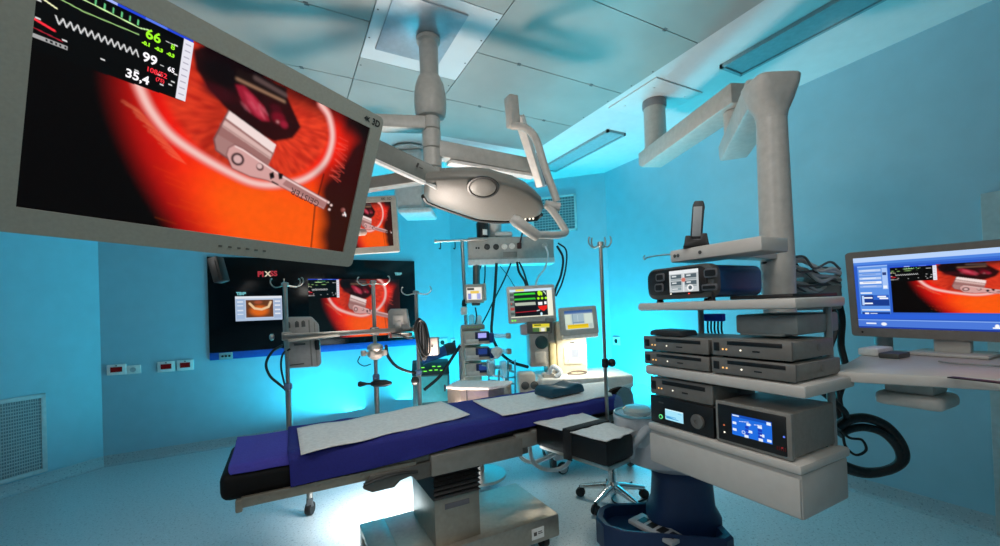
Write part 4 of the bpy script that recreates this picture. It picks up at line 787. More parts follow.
# power inlets at the rear right of the shelves
# ---- coiled hose
t = thing('coiled_hose', 'thick black hose coil hanging right of the drawer box', 'hose', at(870, 445, 1.72))
pts = [at(836, 428, 1.70), at(848, 420, 1.70), at(866, 418, 1.70), at(886, 426, 1.70), at(901, 444, 1.70), at(903, 460, 1.70), at(888, 470, 1.71), at(866, 472, 1.73), at(846, 466, 1.74), at(836, 458, 1.75)]
b = MB(); P = curve(pts, 8); b.tube(P, .019, 12); b.build('outer_loop', mat('hose_black', '0e0e10', .45, bump=.4, scale=60), t)
b = MB(); P = curve([p+V((.0, .0, -.020-.008*math.sin(i*.9))) + (at(868, 446, 1.7)-p)*.10 for i, p in enumerate(pts)], 8); b.tube(P, .016, 12); b.build('inner_loop', MATS['hose_black'], t)
cable('thin_cable', [at(840, 430, 1.66), at(850, 438, 1.65), at(862, 440, 1.65), at(866, 450, 1.65), at(856, 455, 1.66), at(846, 447, 1.67), at(843, 436, 1.67)], .005, rubber, 'thin black cable loop beside the thick coiled hose')
# ================================================================== KEYBOARD TRAY AND RIGHT MONITOR
t = thing('keyboard_tray', 'white work surface on arm under the right-hand monitor', 'tray', (1.85, .5, 1.1))
zt_ = 1.155; q = [atz(829, 372.5, zt_), atz(850, 364, zt_), V((2.45, .42, zt_)), V((2.45, .05, zt_)), V((1.60, .05, zt_)), atz(1000, 387, zt_-.0)]
b = MB(); q = [atz(829, 371, zt_), atz(845, 363.5, zt_), V((2.36, .86, zt_)), V((2.36, .10, zt_)), atz(1000, 379, zt_).lerp(atz(829, 371, zt_), -.35)]; b.prism(q, (0, 0, -.034), .006); b.build('worktop', rk, t)
b = MB(); p = atz(985, 381.5, zt_); b.box((-.05, -.012, 0), (.05, .012, .003), .001); o_ = b
b.M = Matrix.Identity(4); b.bm.free(); b = MB(Matrix.Translation((p.x, p.y, zt_)) @ Matrix.Rotation(math.radians(80), 4, 'Z')); b.box((-.07, -.014, 0), (.07, .014, .003), .001); b.build('dark_groove', black, t)
b = MB(); b.cyl((2.30, .80, 1.14), (2.30, .80, 1.45), .03, n=16); b.box((1.75, .78, 1.06), (2.34, .84, 1.12), .01); b.build('support_arm', mat('upright_grey', '9a9a98'), t)
b = MB(); m0 = atz(916, 399, 1.05); b.M = Matrix.Translation((m0.x, m0.y, 1.03)) @ Matrix.Rotation(math.radians(-90), 4, 'Z')
o = b.box((-.085, -.075, 0), (.085, .075, .045), .018, 3)
o = b.box((-.06, -.06, .045), (.06, .06, .089), .008).build('power_box', mat('box_pale', 'c3bfb8', .4), t, 'rounded white box under the work surface')
# items on tray
o = MB().box((2.02, .66, zt_+.0006), (2.12, .72, zt_+.02), .003); o = o.build('remote_control', dark_grey, None, loc=(2.07, .69, zt_)); tag(o, 'dark small remote on the white work surface behind', 'remote control')
cable('mouse_cable', [(2.0, .55, zt_+.0055), (1.97, .50, zt_+.006), (1.98, .42, zt_+.006), (1.93, .36, zt_+.006)], .003, mat('cable_grey', '868a88'), 'thin cable lying on the white work surface')
o = MB().box((2.06, .735, zt_+.0006), (2.20, .80, zt_+.03), .006).build('white_box', label_white, None, loc=(2.13, .77, zt_)); tag(o, 'small white box at the back of the work surface, left of the screen foot', 'box')
# monitor
TL, TR_, BR_, BL_ = V((2.152, .837, 1.550)), V((2.186, .439, 1.542)), V((2.240, .460, 1.242)), V((2.206, .859, 1.250))
u2 = (TR_-TL).normalized(); v2 = (BL_-TL); v2 = (v2-u2*v2.dot(u2)).normalized(); n2 = v2.cross(u2)
if n2.dot(O-TL) < 0: n2 = -n2
SW2, SH2 = .535, .302; c2 = TL+u2*SW2/2+v2*SH2/2; M3 = Matrix.Identity(4)
for i, a in enumerate((u2, -v2, n2)):
    for j in range(3): M3[j][i] = a[j]
M3.translation = c2
t = thing('console_monitor', 'monitor on the right with blue software window around an eye picture', 'monitor', c2)
b = MB(M3); bezel(b, SW2+.05, SH2+.062, SW2, SH2, -.02, .004, .012, 0, .006); b.build('front_bezel', mat('console_monitor_grey', '77726c', .5), t)
b = MB(M3); b.prism([(x, y, -.021) for x, y in rrect(SW2+.03, SH2+.04, .03)], (0, 0, -.035), .008); b.build('rear_housing', mat('console_monitor_grey', '77726c'), t)
mscreen('picture', t, M3, -SW2/2, SH2/2+.006, SW2/2, -SH2/2+.006, .0, console(360, 204), label='blue control software with eye picture')
b = MB(M3); b.lathe((-SW2/2+.012, -SH2/2-.012, .0035), [(.004, 0), (.004, .002)], n=10); b.build('power_button', black, t)
b = MB(); p = M3 @ V((.0, -SH2/2-.02, -.03)); b.box((p.x-.005, p.y-.05, zt_+.012), (p.x+.03, p.y+.05, p.z+.06), .006); b.build('neck', rkd, t)
b = MB(); b.box((p.x-.08, p.y-.11, zt_+.0005), (p.x+.10, p.y+.11, zt_+.014), .005); b.build('stand_foot', rkd, t)
# ================================================================== CEILING PENDANT AT THE BACK
def sc_(d): return d/F
Dp = 4.25; cp_ = atz(410, 151, ZC); cp_.z = 0; pen = mat('pendant_enamel', 'c3c4c2', .4); penf = mat('pendant_front', 'a9aaa6', .42)
t = thing('ceiling_pendant', 'pale ceiling supply pendant with long socket box on the back side of the room', 'supply pendant', (cp_.x, cp_.y, ZC))
b = MB(); b.lathe(cp_, [(.16, ZC+.01), (.19, ZC-.003), (.19, ZC-.02), (.15, ZC-.03)], n=32); b.build('ceiling_collar', pen, t)
Mp = face((cp_.x, cp_.y, 0), 0)
zb = at(411, 212, depth_ if False else 4.37).z
b = MB(Mp); b.box((-.145, 2.38, -.16), (.15, 2.99, .15), .05, 4); b.build('column', pen, t)
b = MB(Mp); b.box((-.10, 2.345, -.18), (.23, 2.40, .18), .025, 3); b.build('column_foot', mat('pendant_white', 'dde2e2', .35), t)
Mb = face(at(511.5, 250, 4.1), 6); k = sc_(4.1)
jb = Mb @ V((-.28, .26, -.10))
b = MB(); p0, p1 = V((cp_.x, cp_.y, 2.50)), Mb @ V((-.15, .0, -.12)); p1.z = 2.50; beam(b, p0, p1, .16, .12, .02); b.build('arm', pen, t)
b = MB(); b.cyl(p1+V((0, 0, .03)), V((p1.x, p1.y, (Mb.translation.z+.12))), .07, n=24); b.build('drop_tube', pen, t)
bw, bh = 87*k, 27*k
b = MB(Mb); b.box((-bw/2, -bh/2, -.18), (bw/2, bh/2, 0), .012); b.build('supply_box', penf, t)
b = MB(Mb); b.box((-bw/2-.003, -bh/2-.01, -.182), (bw/2+.003, -bh/2+.05, .012), .012); b.build('box_lower_edge', MATS['pendant_white'], t)
b = MB(Mb); b.box((-.16, bh/2, -.14), (.02, bh/2+.06, -.02), .02); b.build('box_top_cover', pen, t)
def px_local(M, u, v):  # hit of a sight line with a frame's front plane
    n_ = V((M[0][2], M[1][2], M[2][2])); r = ray(u, v); p = O+r*((M.translation-O).dot(n_)/r.dot(n_)); return M.inverted() @ p
for i, (u, v, kind) in enumerate(((477.5, 248, 'd'), (487, 247, 's'), (496, 247, 's'), (504.5, 246.5, 'w'), (512, 246, 'w'), (545, 245.5, 'g'))):
    p = px_local(Mb, u, v); b = MB(Mb); b.mi = 0
    if kind == 'd':
        b.box((p.x-.02, p.y-.01, 0), (p.x-.004, p.y+.008, .006)); b.box((p.x+.004, p.y-.01, 0), (p.x+.02, p.y+.008, .006)); b.build('outlet', black, t)
    else:
        b.lathe((p.x, p.y, 0), [(.03, 0), (.03, .006), (.024, .01), (.02, .006), (.012, .006), (.011, .014), (.0, .014)], n=18); b.build('outlet', {'s': mat('outlet_dark', '3b3d3c', .4), 'w': label_white, 'g': mat('outlet_grey', 'b6b8b4', .4)}[kind], t)
p = px_local(Mb, 519, 246); b = MB(Mb); b.box((p.x-.022, p.y-.03, 0), (p.x+.022, p.y+.03, .035), .008); b.cyl((p.x, p.y+.0, .03), (p.x+.03, p.y+.12, .05), .008, n=8); b.build('power_plug', mat('plug_maroon', '3a1a18', .5), t, 'dark reddish plug')
b = MB(Mb); p0, p1 = px_local(Mb, 503, 252), px_local(Mb, 517, 254)
b.box((p0.x, p1.y-.03, .0), (p1.x, p0.y, .005), .002); b.build('socket_strip', mat('strip_grey', '8a8b87', .45), t)
# drip rail pole on the box's left end
Mr = face(at(463, 250, 4.05), 4)
def pl(u, v): return px_local(Mr, u, v)
b = MB(Mr); p0, p1 = pl(462, 240), pl(466.5, 330); b.cyl((p0.x, p0.y, 0), (p1.x, p1.y, 0), .018, n=14); b.build('drip_pole', steel, t)
b = MB(Mr); p0, p1 = pl(436, 241.5), pl(487, 239.5); b.cyl((p0.x, p0.y, .0), (p1.x, p1.y, .0), .013, n=12); b.lathe((p0.x, p0.y, -.0), [(.02, -.014), (.02, .014)], (1, 0, 0), 12); b.build('hook_rail', steel, t)
for u in (440.5, 455): q = pl(u, 242); b = MB(Mr); b.tube(curve([(q.x, q.y, 0), (q.x, q.y-.05, .0), (q.x-.006, q.y-.07, .005), (q.x-.018, q.y-.06, .01)], 4), .005, 6); b.build('hook', black, t)
b = MB(Mr); p0, p1 = pl(476.5, 262), pl(476.5, 288); b.cyl((p0.x, p0.y, -.03), (p1.x, p1.y, -.03), .036, n=16); b.build('device_pole', mat('pole_dark', '6d6f6d', .35, .7), t)
dk = mat('cable_black', '0d0f10', .5)
CG = 'cables hanging from the supply box'
def hcable(pts, r, lab, m_=dk): cable('hanging_cable', [at(*p) for p in pts], r*.72, m_, lab, group=CG)
hcable([(482, 263, 4.1), (479, 271, 4.1), (476, 282, 4.1), (474, 296, 4.12)], .012, 'black cable hanging from supply box to the pole-mounted module'); hcable([(485, 263, 4.1), (485, 275, 4.1), (484, 288, 4.1), (484, 300, 4.1)], .010, 'short black cable just right of the module pole')
hcable([(496.5, 263, 4.0), (495, 290, 4.0), (492.5, 315, 4.0), (492, 335, 3.95), (500, 352, 3.9), (512, 362, 3.8), (528, 367, 3.7)], .020, 'thick black hose dropping from the supply box to the anaesthesia machine')
hcable([(511, 263, 4.0), (504, 280, 4.02), (494, 300, 4.04), (483, 322, 4.05), (474, 332, 4.0)], .011, 'black cable slanting down left from supply box to pump tower')
hcable([(517, 262, 4.0), (519, 272, 3.98), (524, 280, 3.9), (527, 288, 3.8)], .016, 'dark cable from red plug down to the patient monitor'); hcable([(519, 262, 4.0), (523, 270, 3.98), (526, 279, 3.9), (528.5, 288, 3.8)], .012, 'second dark cable curving down to the patient monitor')
hcable([(500, 266, 4.0), (508, 276, 4.0), (513, 284, 3.98), (518, 292, 3.9)], .005, 'thin dark wire slanting down right under supply box')
hcable([(545.5, 246, 4.02), (548, 255, 4.03), (545, 268, 4.0), (538, 278, 3.95), (535, 288, 3.85)], .014, 'white hose from grey outlet down to patient monitor', pipe_white)
hcable([(557, 246, 4.05), (563, 258, 4.03), (561, 275, 3.98), (556, 288, 3.9), (553, 300, 3.85)], .016, 'black hose curving down behind right edge of patient monitor'); hcable([(558, 243, 4.08), (566, 250, 4.06), (566, 266, 4.0), (562, 283, 3.95), (556, 296, 3.9)], .012, 'outer black hose right of the patient monitor')
hcable([(424, 390, 3.55), (440, 376, 3.6), (452, 358, 3.65), (460, 346, 3.7)], .020, 'black and white hose rising from the teal cart to the pump tower')
# canister standing on the box
c = Mb @ V((px_local(Mb, 483, 235).x, bh/2+.0005, -.05)); t = thing('black_canister', 'black canister with white label standing on the supply box', 'canister', c)
b = MB(); b.lathe(c, [(.052, 0), (.06, .006), (.062, .14), (.056, .155), (.03, .16)], n=24); b.build('body', black, t)
b = MB(Matrix.Translation(c))
for i in range(6):
    a0_, a1_ = [YAW*-1-math.pi/2+.05+.14*q for q in (i, i+1)]
    b.quad(*[(.0632*math.cos(a), .0632*math.sin(a), z) for a, z in ((a0_, .02), (a1_, .02), (a1_, .075), (a0_, .075))])
b.build('label', label_white, t)
# module on the device pole
def boxmod(name, lab, cat, M, w, h, d, shell, bev=.01):
    t = thing(name, lab, cat, M.translation); b = MB(M); b.box((-w/2, -h/2, -d), (w/2, h/2, 0), bev); b.build('housing', shell, t); return t
pgm = mat('module_beige_grey', 'aaa69c', .45); k = sc_(3.95)
Mm = face(at(474.5, 293.5, 3.95), 5, 3); t = boxmod('pump_display', 'small beige module with lit screen clamped to the pole above the pumps', 'display module', Mm, 19*k, 19*k, .09, pgm)
mscreen('screen', t, Mm, -.075, .06, .07, -.06, .002, pump_ui(40, 34), .95); b = MB(Mm); b.box((-.03, -.115, -.07), (.05, -.085, -.01), .008); b.build('clamp', dark_grey, t)
b = MB(Mm); b.box((.085, -.07, -.07), (.115, .10, -.02), .008); b.build('side_panel', mat('pale_beige', 'c8beb0', .5), t)
# drip bag / valve below the pole
t = thing('suction_valve', 'small white valve with black knob on the left drip pole', 'valve', at(464.5, 310, 4.03)); Mv = face(at(464.5, 310, 4.03), 0)
b = MB(Mv); b.box((-.035, -.05, -.02), (.03, .03, .04), .012); b.build('body', label_white, t); b = MB(Mv); b.lathe((0, .035, .01), [(.02, 0), (.025, .02), (.018, .06), (.008, .07)], (0, 1, 0), 14); b.build('knob', black, t)
t = thing('infusion_bottle', 'clear drip bottle and tubes hanging between module and pumps', 'bottle', at(474, 322, 3.97)); Mv = face(at(474, 320, 3.97), 0)
b = MB(Mv); b.lathe((-.02, 0, .03), [(.01, -.07), (.028, -.06), (.03, .04), (.012, .055)], (0, 1, 0), 16); b.build('bottle', glass('bottle_clear', 'b8d8dc', .45), t)
b = MB(Mv); b.lathe((.05, -.02, .03), [(.012, -.08), (.03, -.07), (.03, .05), (.012, .065)], (0, 1, 0), 16); b.build('flask', glass('flask_clear', 'd8e4e2', .6), t)
b = MB(Mv); b.tube(curve([(.02, .12, .03), (.028, .02, .045), (.0, -.08, .03), (-.03, -.15, .03)], 5), .007, 8); b.build('tubing', black, t)
# ================================================================== PUMP TOWER
k = sc_(3.85); Mt = face(at(475, 355, 3.85), 8)
t = thing('pump_tower', 'upright beige docking rack holding three syringe pumps at the pendant', 'pump rack', at(475, 384, 3.85))
b = MB(Mt); b.box((-.125, -.27, -.13), (.06, .27, -.01), .012); b.build('back_plate', mat('tower_beige', 'cabfae', .45), t)
b = MB(Mt); b.box((-.12, .235, -.11), (.10, .285, .02), .012); b.build('top_module', mat('tower_grey', '8f9088', .45), t)
b = MB(Mt)
for q in range(5): b.lathe((-.06+.03*q, .262, .0205), [(.006, 0), (.006, .002)], n=8)
b.build('status_lamps', mat('lamp_dim_green', '48703a', .4, emit='7ac040', es=.4), t)
b = MB(Mt); b.box((-.15, -.62, -.1), (-.10, .1, -.06), .004); b.cyl((-.0, -Mt.translation.z, -.07), (-.0, -.2, -.07), .02, n=12); b.lathe((0, -Mt.translation.z, -.07), [(.2, 0), (.2, .02), (.04, .05)], (0, 1, 0), 20); b.build('support_post', steel, t)
pump0 = None
for i, dy in enumerate((.165, .02, -.125)):
    lab = ('topmost syringe pump in the tower, lit violet display', 'middle syringe pump in the tower, dark blue display', 'lowest syringe pump in the tower')[i]
    c = Mt @ V((0, dy, .0))
    if pump0 is None:
        t = thing('syringe_pump', lab, 'syringe pump', c, 'syringe pumps in the tower'); Mq = Mt @ Matrix.Translation((0, dy, 0))
        b = MB(Mq); b.box((-.10, -.055, -.008), (.13, .06, .09), .014); b.build('housing', mat('pump_beige', 'c6c0b4', .42), t)
        b = MB(Mq); b.box((-.085, -.05, .09), (.03, -.01, .10), .006); b.box((-.10, -.058, .02), (.14, -.048, .12), .004); b.build('syringe_ledge', mat('pump_ledge_white', 'dcd8d0', .4), t)
        b = MB(Mq); b.box((.0, -.03, .088), (.13, .055, .098), .006); b.build('front_panel', mat('pump_navy', '15244c', .4), t)
        b = MB(Mq); b.box((.025, -.005, .098), (.105, .045, .100)); b.build('display', mat('pump_display_blue', '1a3a78', .3, emit='3050b0', es=.3), t)
        b = MB(Mq); b.cyl((.13, .01, .05), (.30, .005, .06), .02, n=14); b.build('syringe', glass('syringe_clear', 'dfe8ea', .5), t)
        b = MB(Mq); b.box((.13, -.05, .02), (.175, .04, .1), .012); b.build('plunger_drive', mat('drive_navy', '1c3c78', .4), t)
        b = MB(Mq); b.box((.29, -.02, .03), (.335, .03, .09), .006); b.build('plunger_end', pgm, t); pump0 = t
    else:
        d_ = dup(pump0, c, lab)
    if i == 0:
        pass
b = MB(Mt); b.box((.027, .165+.0, .1005), (.103, .165+.043, .1012)); p_ = b.build('lit_display', glow('lit_violet', 'b0b0ff', .9), pump0)
# wire rack by the tower
t = thing('wire_stand', 'thin tubular frame stand behind table, right of the pump tower', 'stand', at(492, 410, 3.7)); tb = mat('frame_tube_teal', '6f9aa2', .3, .6)
zf = .0
def fr(pts, r=.009, nm='tube_frame'): b = MB(); b.tube([at(*p) for p in pts], r, 8); b.build(nm, tb, t)
fr([(488, 412, 3.7), (489, 372, 3.7), (515, 360, 3.7), (515, 412, 3.7)]); fr([(482, 365, 3.75), (500, 368, 3.72), (514, 372, 3.7)]); fr([(498, 412, 3.6), (499, 370, 3.6)]); fr([(505, 412, 3.6), (506, 378, 3.65), (515, 377, 3.7)])
fr([(508, 360, 3.72), (508, 395, 3.72)]); fr([(488, 380, 3.7), (515, 384, 3.7)])
t2 = thing('drip_chamber_set', 'clear bottles and tubing beside the syringe pumps', 'tubing', at(497, 352, 3.72)); Mv = face(at(497, 352, 3.72), 0)
b = MB(Mv); b.lathe((0, 0, 0), [(.01, .05), (.05, .03), (.055, -.0), (.03, -.04), (.012, -.06)], (0, 1, 0), 18); b.build('cup', mat('cup_white', 'e8e4da', .35), t2)
b = MB(Mv); b.lathe((-.06, -.14, 0), [(.03, .07), (.04, .06), (.04, -.07), (.02, -.08)], (0, 1, 0), 16); b.build('jar', glass('jar_clear', 'c4dfe4', .5), t2)
b = MB(Mv); b.lathe((.05, -.15, .02), [(.025, .07), (.032, .06), (.032, -.07), (.02, -.08)], (0, 1, 0), 16); b.build('jar', MATS['jar_clear'], t2)
b = MB(Mv); b.tube(curve([(-.02, -.05, 0), (-.08, -.10, .03), (-.05, -.2, .03), (.04, -.22, .04), (.07, -.3, .04)], 6), .008, 8); b.build('tubing', pipe_white, t2)
# ================================================================== PATIENT MONITOR
k = sc_(3.75); Mq = face(at(531.5, 304, 3.75), 2, 2, 1.5)
t = thing('patient_monitor', 'square patient monitor with green and red traces above the anaesthesia machine', 'monitor', Mq.translation)
w, h = 48*k, 37*k; sw, sh = 42.5*k, 28*k
b = MB(Mq); bezel(b, w, h, sw, sh, -.05, .004, .015, 0, .012); b.build('front_bezel', mat('patient_monitor_grey', 'bcbab4', .45), t)
b = MB(Mq); b.box((-w*.4, -h*.4, -.1), (w*.4, h*.4, -.051), .02); b.build('rear_housing', MATS['patient_monitor_grey'], t)
mscreen('screen', t, Mq, -sw/2, sh/2+.012, sw/2, -sh/2+.012, -.001, vitals(160, 110), 1.0)
b = MB(Mq); b.lathe((-w*.42, -h*.42, .005), [(.008, 0), (.008, .002)], n=10); b.lathe((-w*.36, -h*.42, .005), [(.008, 0), (.008, .002)], n=10); b.build('status_lamps', green_led, t)
b = MB(Mq); b.box((.02, -h/2-.06, -.09), (.10, -h/2+.0, -.03), .01); b.build('mount', dark_grey, t)
# ================================================================== ANAESTHESIA MACHINE
Da = 3.7; ka = sc_(Da); Ma = face(at(573, 360, Da), 4); ma0 = Ma.translation.copy()
t = thing('anaesthesia_machine', 'cream and white anaesthesia machine with yellow striped touch display', 'anaesthesia machine', (ma0.x, ma0.y, 0))
def A(u, v): return px_local(Ma, u, v)
whl = mat('machine_white', 'd9d8d0', .4); lowg = mat('machine_low_grey', 'a4adac', .45)
p0, p1 = A(556, 322), A(588, 379); b = MB(Ma); b.box((p0.x, p1.y, -.25), (p1.x, p0.y, 0), .012); b.build('front_column', cream, t)
p0, p1 = A(546, 318), A(560, 380); b = MB(Ma); b.box((p0.x, p1.y, -.22), (p1.x-.03, p0.y, -.02), .01); b.build('rear_column', mat('machine_grey', '8d8e88', .45), t)
p0, p1 = A(563.5, 347), A(582, 363.5); b = MB(Ma); b.box((p0.x, p1.y, 0), (p1.x, p0.y, .012), .006); pn = b.build('gas_panel', mat('panel_cream', 'e4dcc4', .4), t)
q0, q1 = A(570.5, 349), A(579, 357); b = MB(Ma); b.box((q0.x, q1.y, .0115), (q1.x, q0.y, .014)); b.build('gas_display', glow('pale_display', 'e8f0f4', 1.0), pn)
b = MB(Ma); b.lathe((q0.x-.025, q1.y-.02, .012), [(.012, 0), (.012, .008)], n=12); b.lathe((q1.x+.012, q1.y-.0, .012), [(.012, 0), (.012, .008)], n=12); b.build('gas_knobs', mat('knob_pale', 'b4ad98', .4), pn)
q0 = A(572, 342.5); b = MB(Ma); b.box((q0.x-.02, q0.y-.007, 0), (q0.x+.025, q0.y+.006, .002)); b.build('name_mark', dark_grey, t)
# desk
dz = .74; q = [atz(500, 392, .735), atz(512, 375, .735), atz(559, 369, .735), atz(625, 366, .735), atz(633, 374, .735), atz(545, 388, .735)]
Md = Matrix.Identity(4); b = MB(Ma); y1 = A(600, 376).y+.035
b.box((-.33, y1-.11, -.28), (.47, y1+.0, .22), .02, 3); b.build('desk', whl, t)
b = MB(Ma); b.box((-.22, y1-.20, -.26), (.46, y1-.10, .19), .012); b.build('drawer', lowg, t)
b = MB(Ma); b.box((-.25, y1-.62, -.24), (.44, y1-.20, .14), .015); b.build('cabinet', lowg, t)
zf = -Ma.translation.z
for x in (-.25, .42):
    for z in (-.2, .18): b = MB(Ma); b.lathe((x, zf+.06, z), [(.02, -.025), (.055, -.022), (.06, 0), (.055, .022), (.02, .025)], (1, 0, 0), 18); b.build('caster', dark_grey, t)
b = MB(Ma); b.box((-.30, zf+.11, -.24), (.46, zf+.19, .2), .02); b.build('wheel_base', lowg, t)
# flow / absorber block at left
b = MB(Ma); p0, p1 = A(529, 333), A(549, 366); b.box((p0.x, p1.y, -.2), (p1.x, p0.y, .02), .01); b.build('vaporizer_block', mat('block_grey', 'a19f98', .45), t)
b = MB(Ma); p0, p1 = A(527, 322), A(552, 333); b.box((p0.x, p1.y, -.16), (p1.x, p0.y, .03), .01); mo = b.build('gas_module', mat('module_dark', '5c5e5c', .45), t)
q0, q1 = A(532, 324), A(549, 331); pc_ = Pic(40, 20, 'd8d890'); pc_.rect(0, 0, 1, .4, 'e8d838'); pc_.rect(.0, .5, .4, 1, '507840'); pc_.rect(.5, .55, .7, .95, 'f8f8f0'); pc_.rect(.8, .5, 1, 1, '284028'); pc_.rect(.1, .1, .5, .25, '506020')
mscreen('module_screen', mo, Ma, q0.x, q0.y, q1.x, q1.y, .0315, pc_, strength=.9)
b = MB(Ma); p = A(541, 342); b.lathe((p.x, p.y, .02), [(.05, 0), (.06, .02), (.05, .05), (.02, .055)], (0, 0, 1), 20); b.build('dark_dial', mat('dial_dark_green', '173c3c', .4), t)
b = MB(Ma); p = A(540, 357); b.box((p.x-.05, p.y-.05, .02), (p.x+.05, p.y+.05, .04), .008); b.build('lower_plate', pgm, t)
b = MB(Ma); p0, p1 = A(549, 343), A(556, 366); b.box((p0.x, p1.y, -.1), (p1.x, p0.y, .04), .01); b.build('cream_bracket', mat('bracket_cream', 'd8c894', .45), t)
b = MB(Ma); p0 = A(526, 330); b.lathe((p0.x, p0.y, -.05), [(.02, -.05), (.045, -.04), (.05, .04), (.02, .05)], (0, 1, 0), 16); b.build('side_cap', mat('cap_pinkish', 'b9a8a8', .5), t)
# absorber bits
b = MB(Ma); p = A(528, 378); b.box((p.x-.1, p.y-.12, -.05), (p.x+.05, p.y+.06, .14), .02); b.build('absorber_head', mat('absorber_beige', 'bdb5a8', .45), t)
b = MB(Ma); p = A(525, 380)
b.lathe((p.x-.02, p.y-.02, .14), [(.03, 0), (.035, .02), (.02, .03)], n=16); b.lathe((p.x+.06, p.y-.02, .14), [(.03, 0), (.035, .02), (.02, .03)], n=16); b.build('absorber_ports', dark_grey, t)
b = MB(Ma); p = A(540, 382); b.lathe((p.x, p.y+.06, .1), [(.02, 0), (.05, -.03), (.055, -.13), (.03, -.15)], (0, 1, 0), 20); b.build('absorber_canister', pipe_white, t)
b = MB(Ma); p = A(545, 375); b.box((p.x-.04, p.y-.07, .03), (p.x+.06, p.y+.03, .16), .015); b.build('absorber_handle', mat('absorber_beige', 'bdb5a8'), t)
cable('breathing_tube', [at(548, 376, 3.55), at(553, 367, 3.55), at(560, 372, 3.52), at(566, 381, 3.5)][:3]+[at(556, 378, 3.5)], .022, pipe_white, 'short white breathing tube at the left of the machine desk', 'tube')
# touch display
k = sc_(3.6); Mv = face(at(579, 320.5, 3.6), 6, 8, 2); w, h, sw, sh = 38*k, 28*k, 29*k, 19*k
Mv_desk = Mv.copy(); b = MB(Mv); bezel(b, w, h, sw, sh, -.05, .004, .01, 0, .008); b.build('display_housing', mat('display_grey', 'b6b5ae', .45), t)
mscreen('touch_display', t, Mv, -sw/2, sh/2+.008, sw/2, -sh/2+.008, -.001, vent_ui(110, 80), .95)
b = MB(Mv); b.box((-w*.45, -h*.5-.03, -.09), (w*.5, -h*.5+.015, -.01), .01); b.build('display_foot', label_white, t); b = MB(Mv); b.box((-.08, -.12, -.16), (.08, .10, -.05), .02); b.build('display_mount', cream, t)
b = MB(Ma); p = A(575, 377.5); b.tube(curve([(p.x-.08, y1+.010, .07), (p.x-.03, y1+.02, .03), (p.x+.05, y1+.02, .02), (p.x+.09, y1+.015, .06), (p.x+.04, y1+.01, .1), (p.x-.04, y1+.01, .1), (p.x-.08, y1+.01, .075)], 6), .007, 8)
o = b.build('stethoscope_tube', mat('tube_brown', '5f5348', .5), None, loc=Ma @ V((p.x, y1, .06))); tag(o, 'brown rubber tube loop lying on the machine desk', 'tube')
# ================================================================== STEEL BOX WITH WHITE TOP, BEHIND THE TABLE
Ms = face(at(478, 392, 3.25), -14); k = sc_(3.25)
t = thing('steel_trolley', 'low steel box trolley with rounded white top behind the table', 'trolley', at(478, 400, 3.25))
b = MB(Ms); outl = [(-.22, 0, -.15), (-.22, 0, .10), (-.10, 0, .135), (.12, 0, .12), (.22, 0, .02), (.24, 0, -.15)]; b.prism([V(p)+V((0, -.10, 0)) for p in outl], (0, .14, 0), .006); b.build('body', mat('trolley_steel', 'b7a79a', .3, .8), t)
b = MB(Ms); b.prism([V((p[0]*1.04, .042, p[2]*1.04)) for p in outl], (0, .022, 0), .008); b.build('top_cover', mat('top_white', 'e6dcd8', .5), t)
b = MB(Ms); b.box((-.05, -.105, .135), (-.045, .04, .138)); b.build('seam', dark_grey, t)
b = MB(Ms); b.cyl((0, -.65, 0), (0, -.1, 0), .03, n=16); b.lathe((0, -.66, 0), [(.2, 0), (.2, .02), (.04, .04)], (0, 1, 0), 24); b.build('pedestal', steel, t)
Ms2 = face(at(500, 392, 3.3), -10); 
# ================================================================== TEAL SUCTION CART
k = sc_(4.0); Mc = face(at(431, 381, 3.75), 10); t = thing('suction_cart', 'teal cart with bright door, dark sloped panel and green lights behind table', 'cart', at(431, 420, 3.75))
b = MB(Mc); b.box((-.17, .06-Mc.translation.z, -.28), (.17, .06, 0), .02); b.box((-.14, -Mc.translation.z, -.25), (.14, .07-Mc.translation.z, -.03), .01); b.build('body', teal_shell, t)
b = MB(Mc); b.box((-.10, -.19, .0), (.15, .045, .012), .008); b.build('door', mat('door_aqua', '5fdfe6', .35), t); b = MB(Mc); b.box((.115, -.10, .012), (.13, -.04, .022), .004); b.build('door_handle', dark_grey, t)  # white door; the cyan light falling on it is put into its colour
b = MB(Mc)
for q in range(8): b.box((-.13, -.22-.022*q, .0), (.13, -.213-.022*q, .008))
b.build('louvre', mat('louvre_dark', '24484c', .5), t)
b = MB(Mc); b.prism([(-.17, .055, 0.01), (-.17, .055, -.25), (-.17, .17, -.25), (-.17, .15, -.14)], (.34, 0, 0), .006); b.build('control_panel', mat('panel_slate', '2b4a50', .45), t)
for q, (x, s) in enumerate(((-.09, .3), (-.05, .3), (.0, .35), (.05, .35), (.10, .3), (-.07, .6), (.03, .65), (.08, .62))):
    p = V((x, .055+.095*s+.004, .01-.15*s+.004)); b = MB(Mc); b.box(p-V((.015, .004, .004)), p+V((.015, .004, .004)), .001); b.build('status_light', green_led, t)
b = MB(Mc); b.cyl((-.08, .19, -.06), (.16, .27, -.08), .05, n=18); o = b.build('rolled_pad', mat('roll_blue', '10508c', .55), None, loc=Mc @ V((0, .2, -.1))); tag(o, 'blue roll with dark end lying on the teal cart', 'roll')
b = MB(Mc); b.lathe((.16, .27, -.08), [(.058, -.02), (.06, .03), (.05, .08), (.02, .085)], (.96, .22, -.15), 18); 
b.build('roll_end', mat('roll_end_dark', '23343c', .5), o)
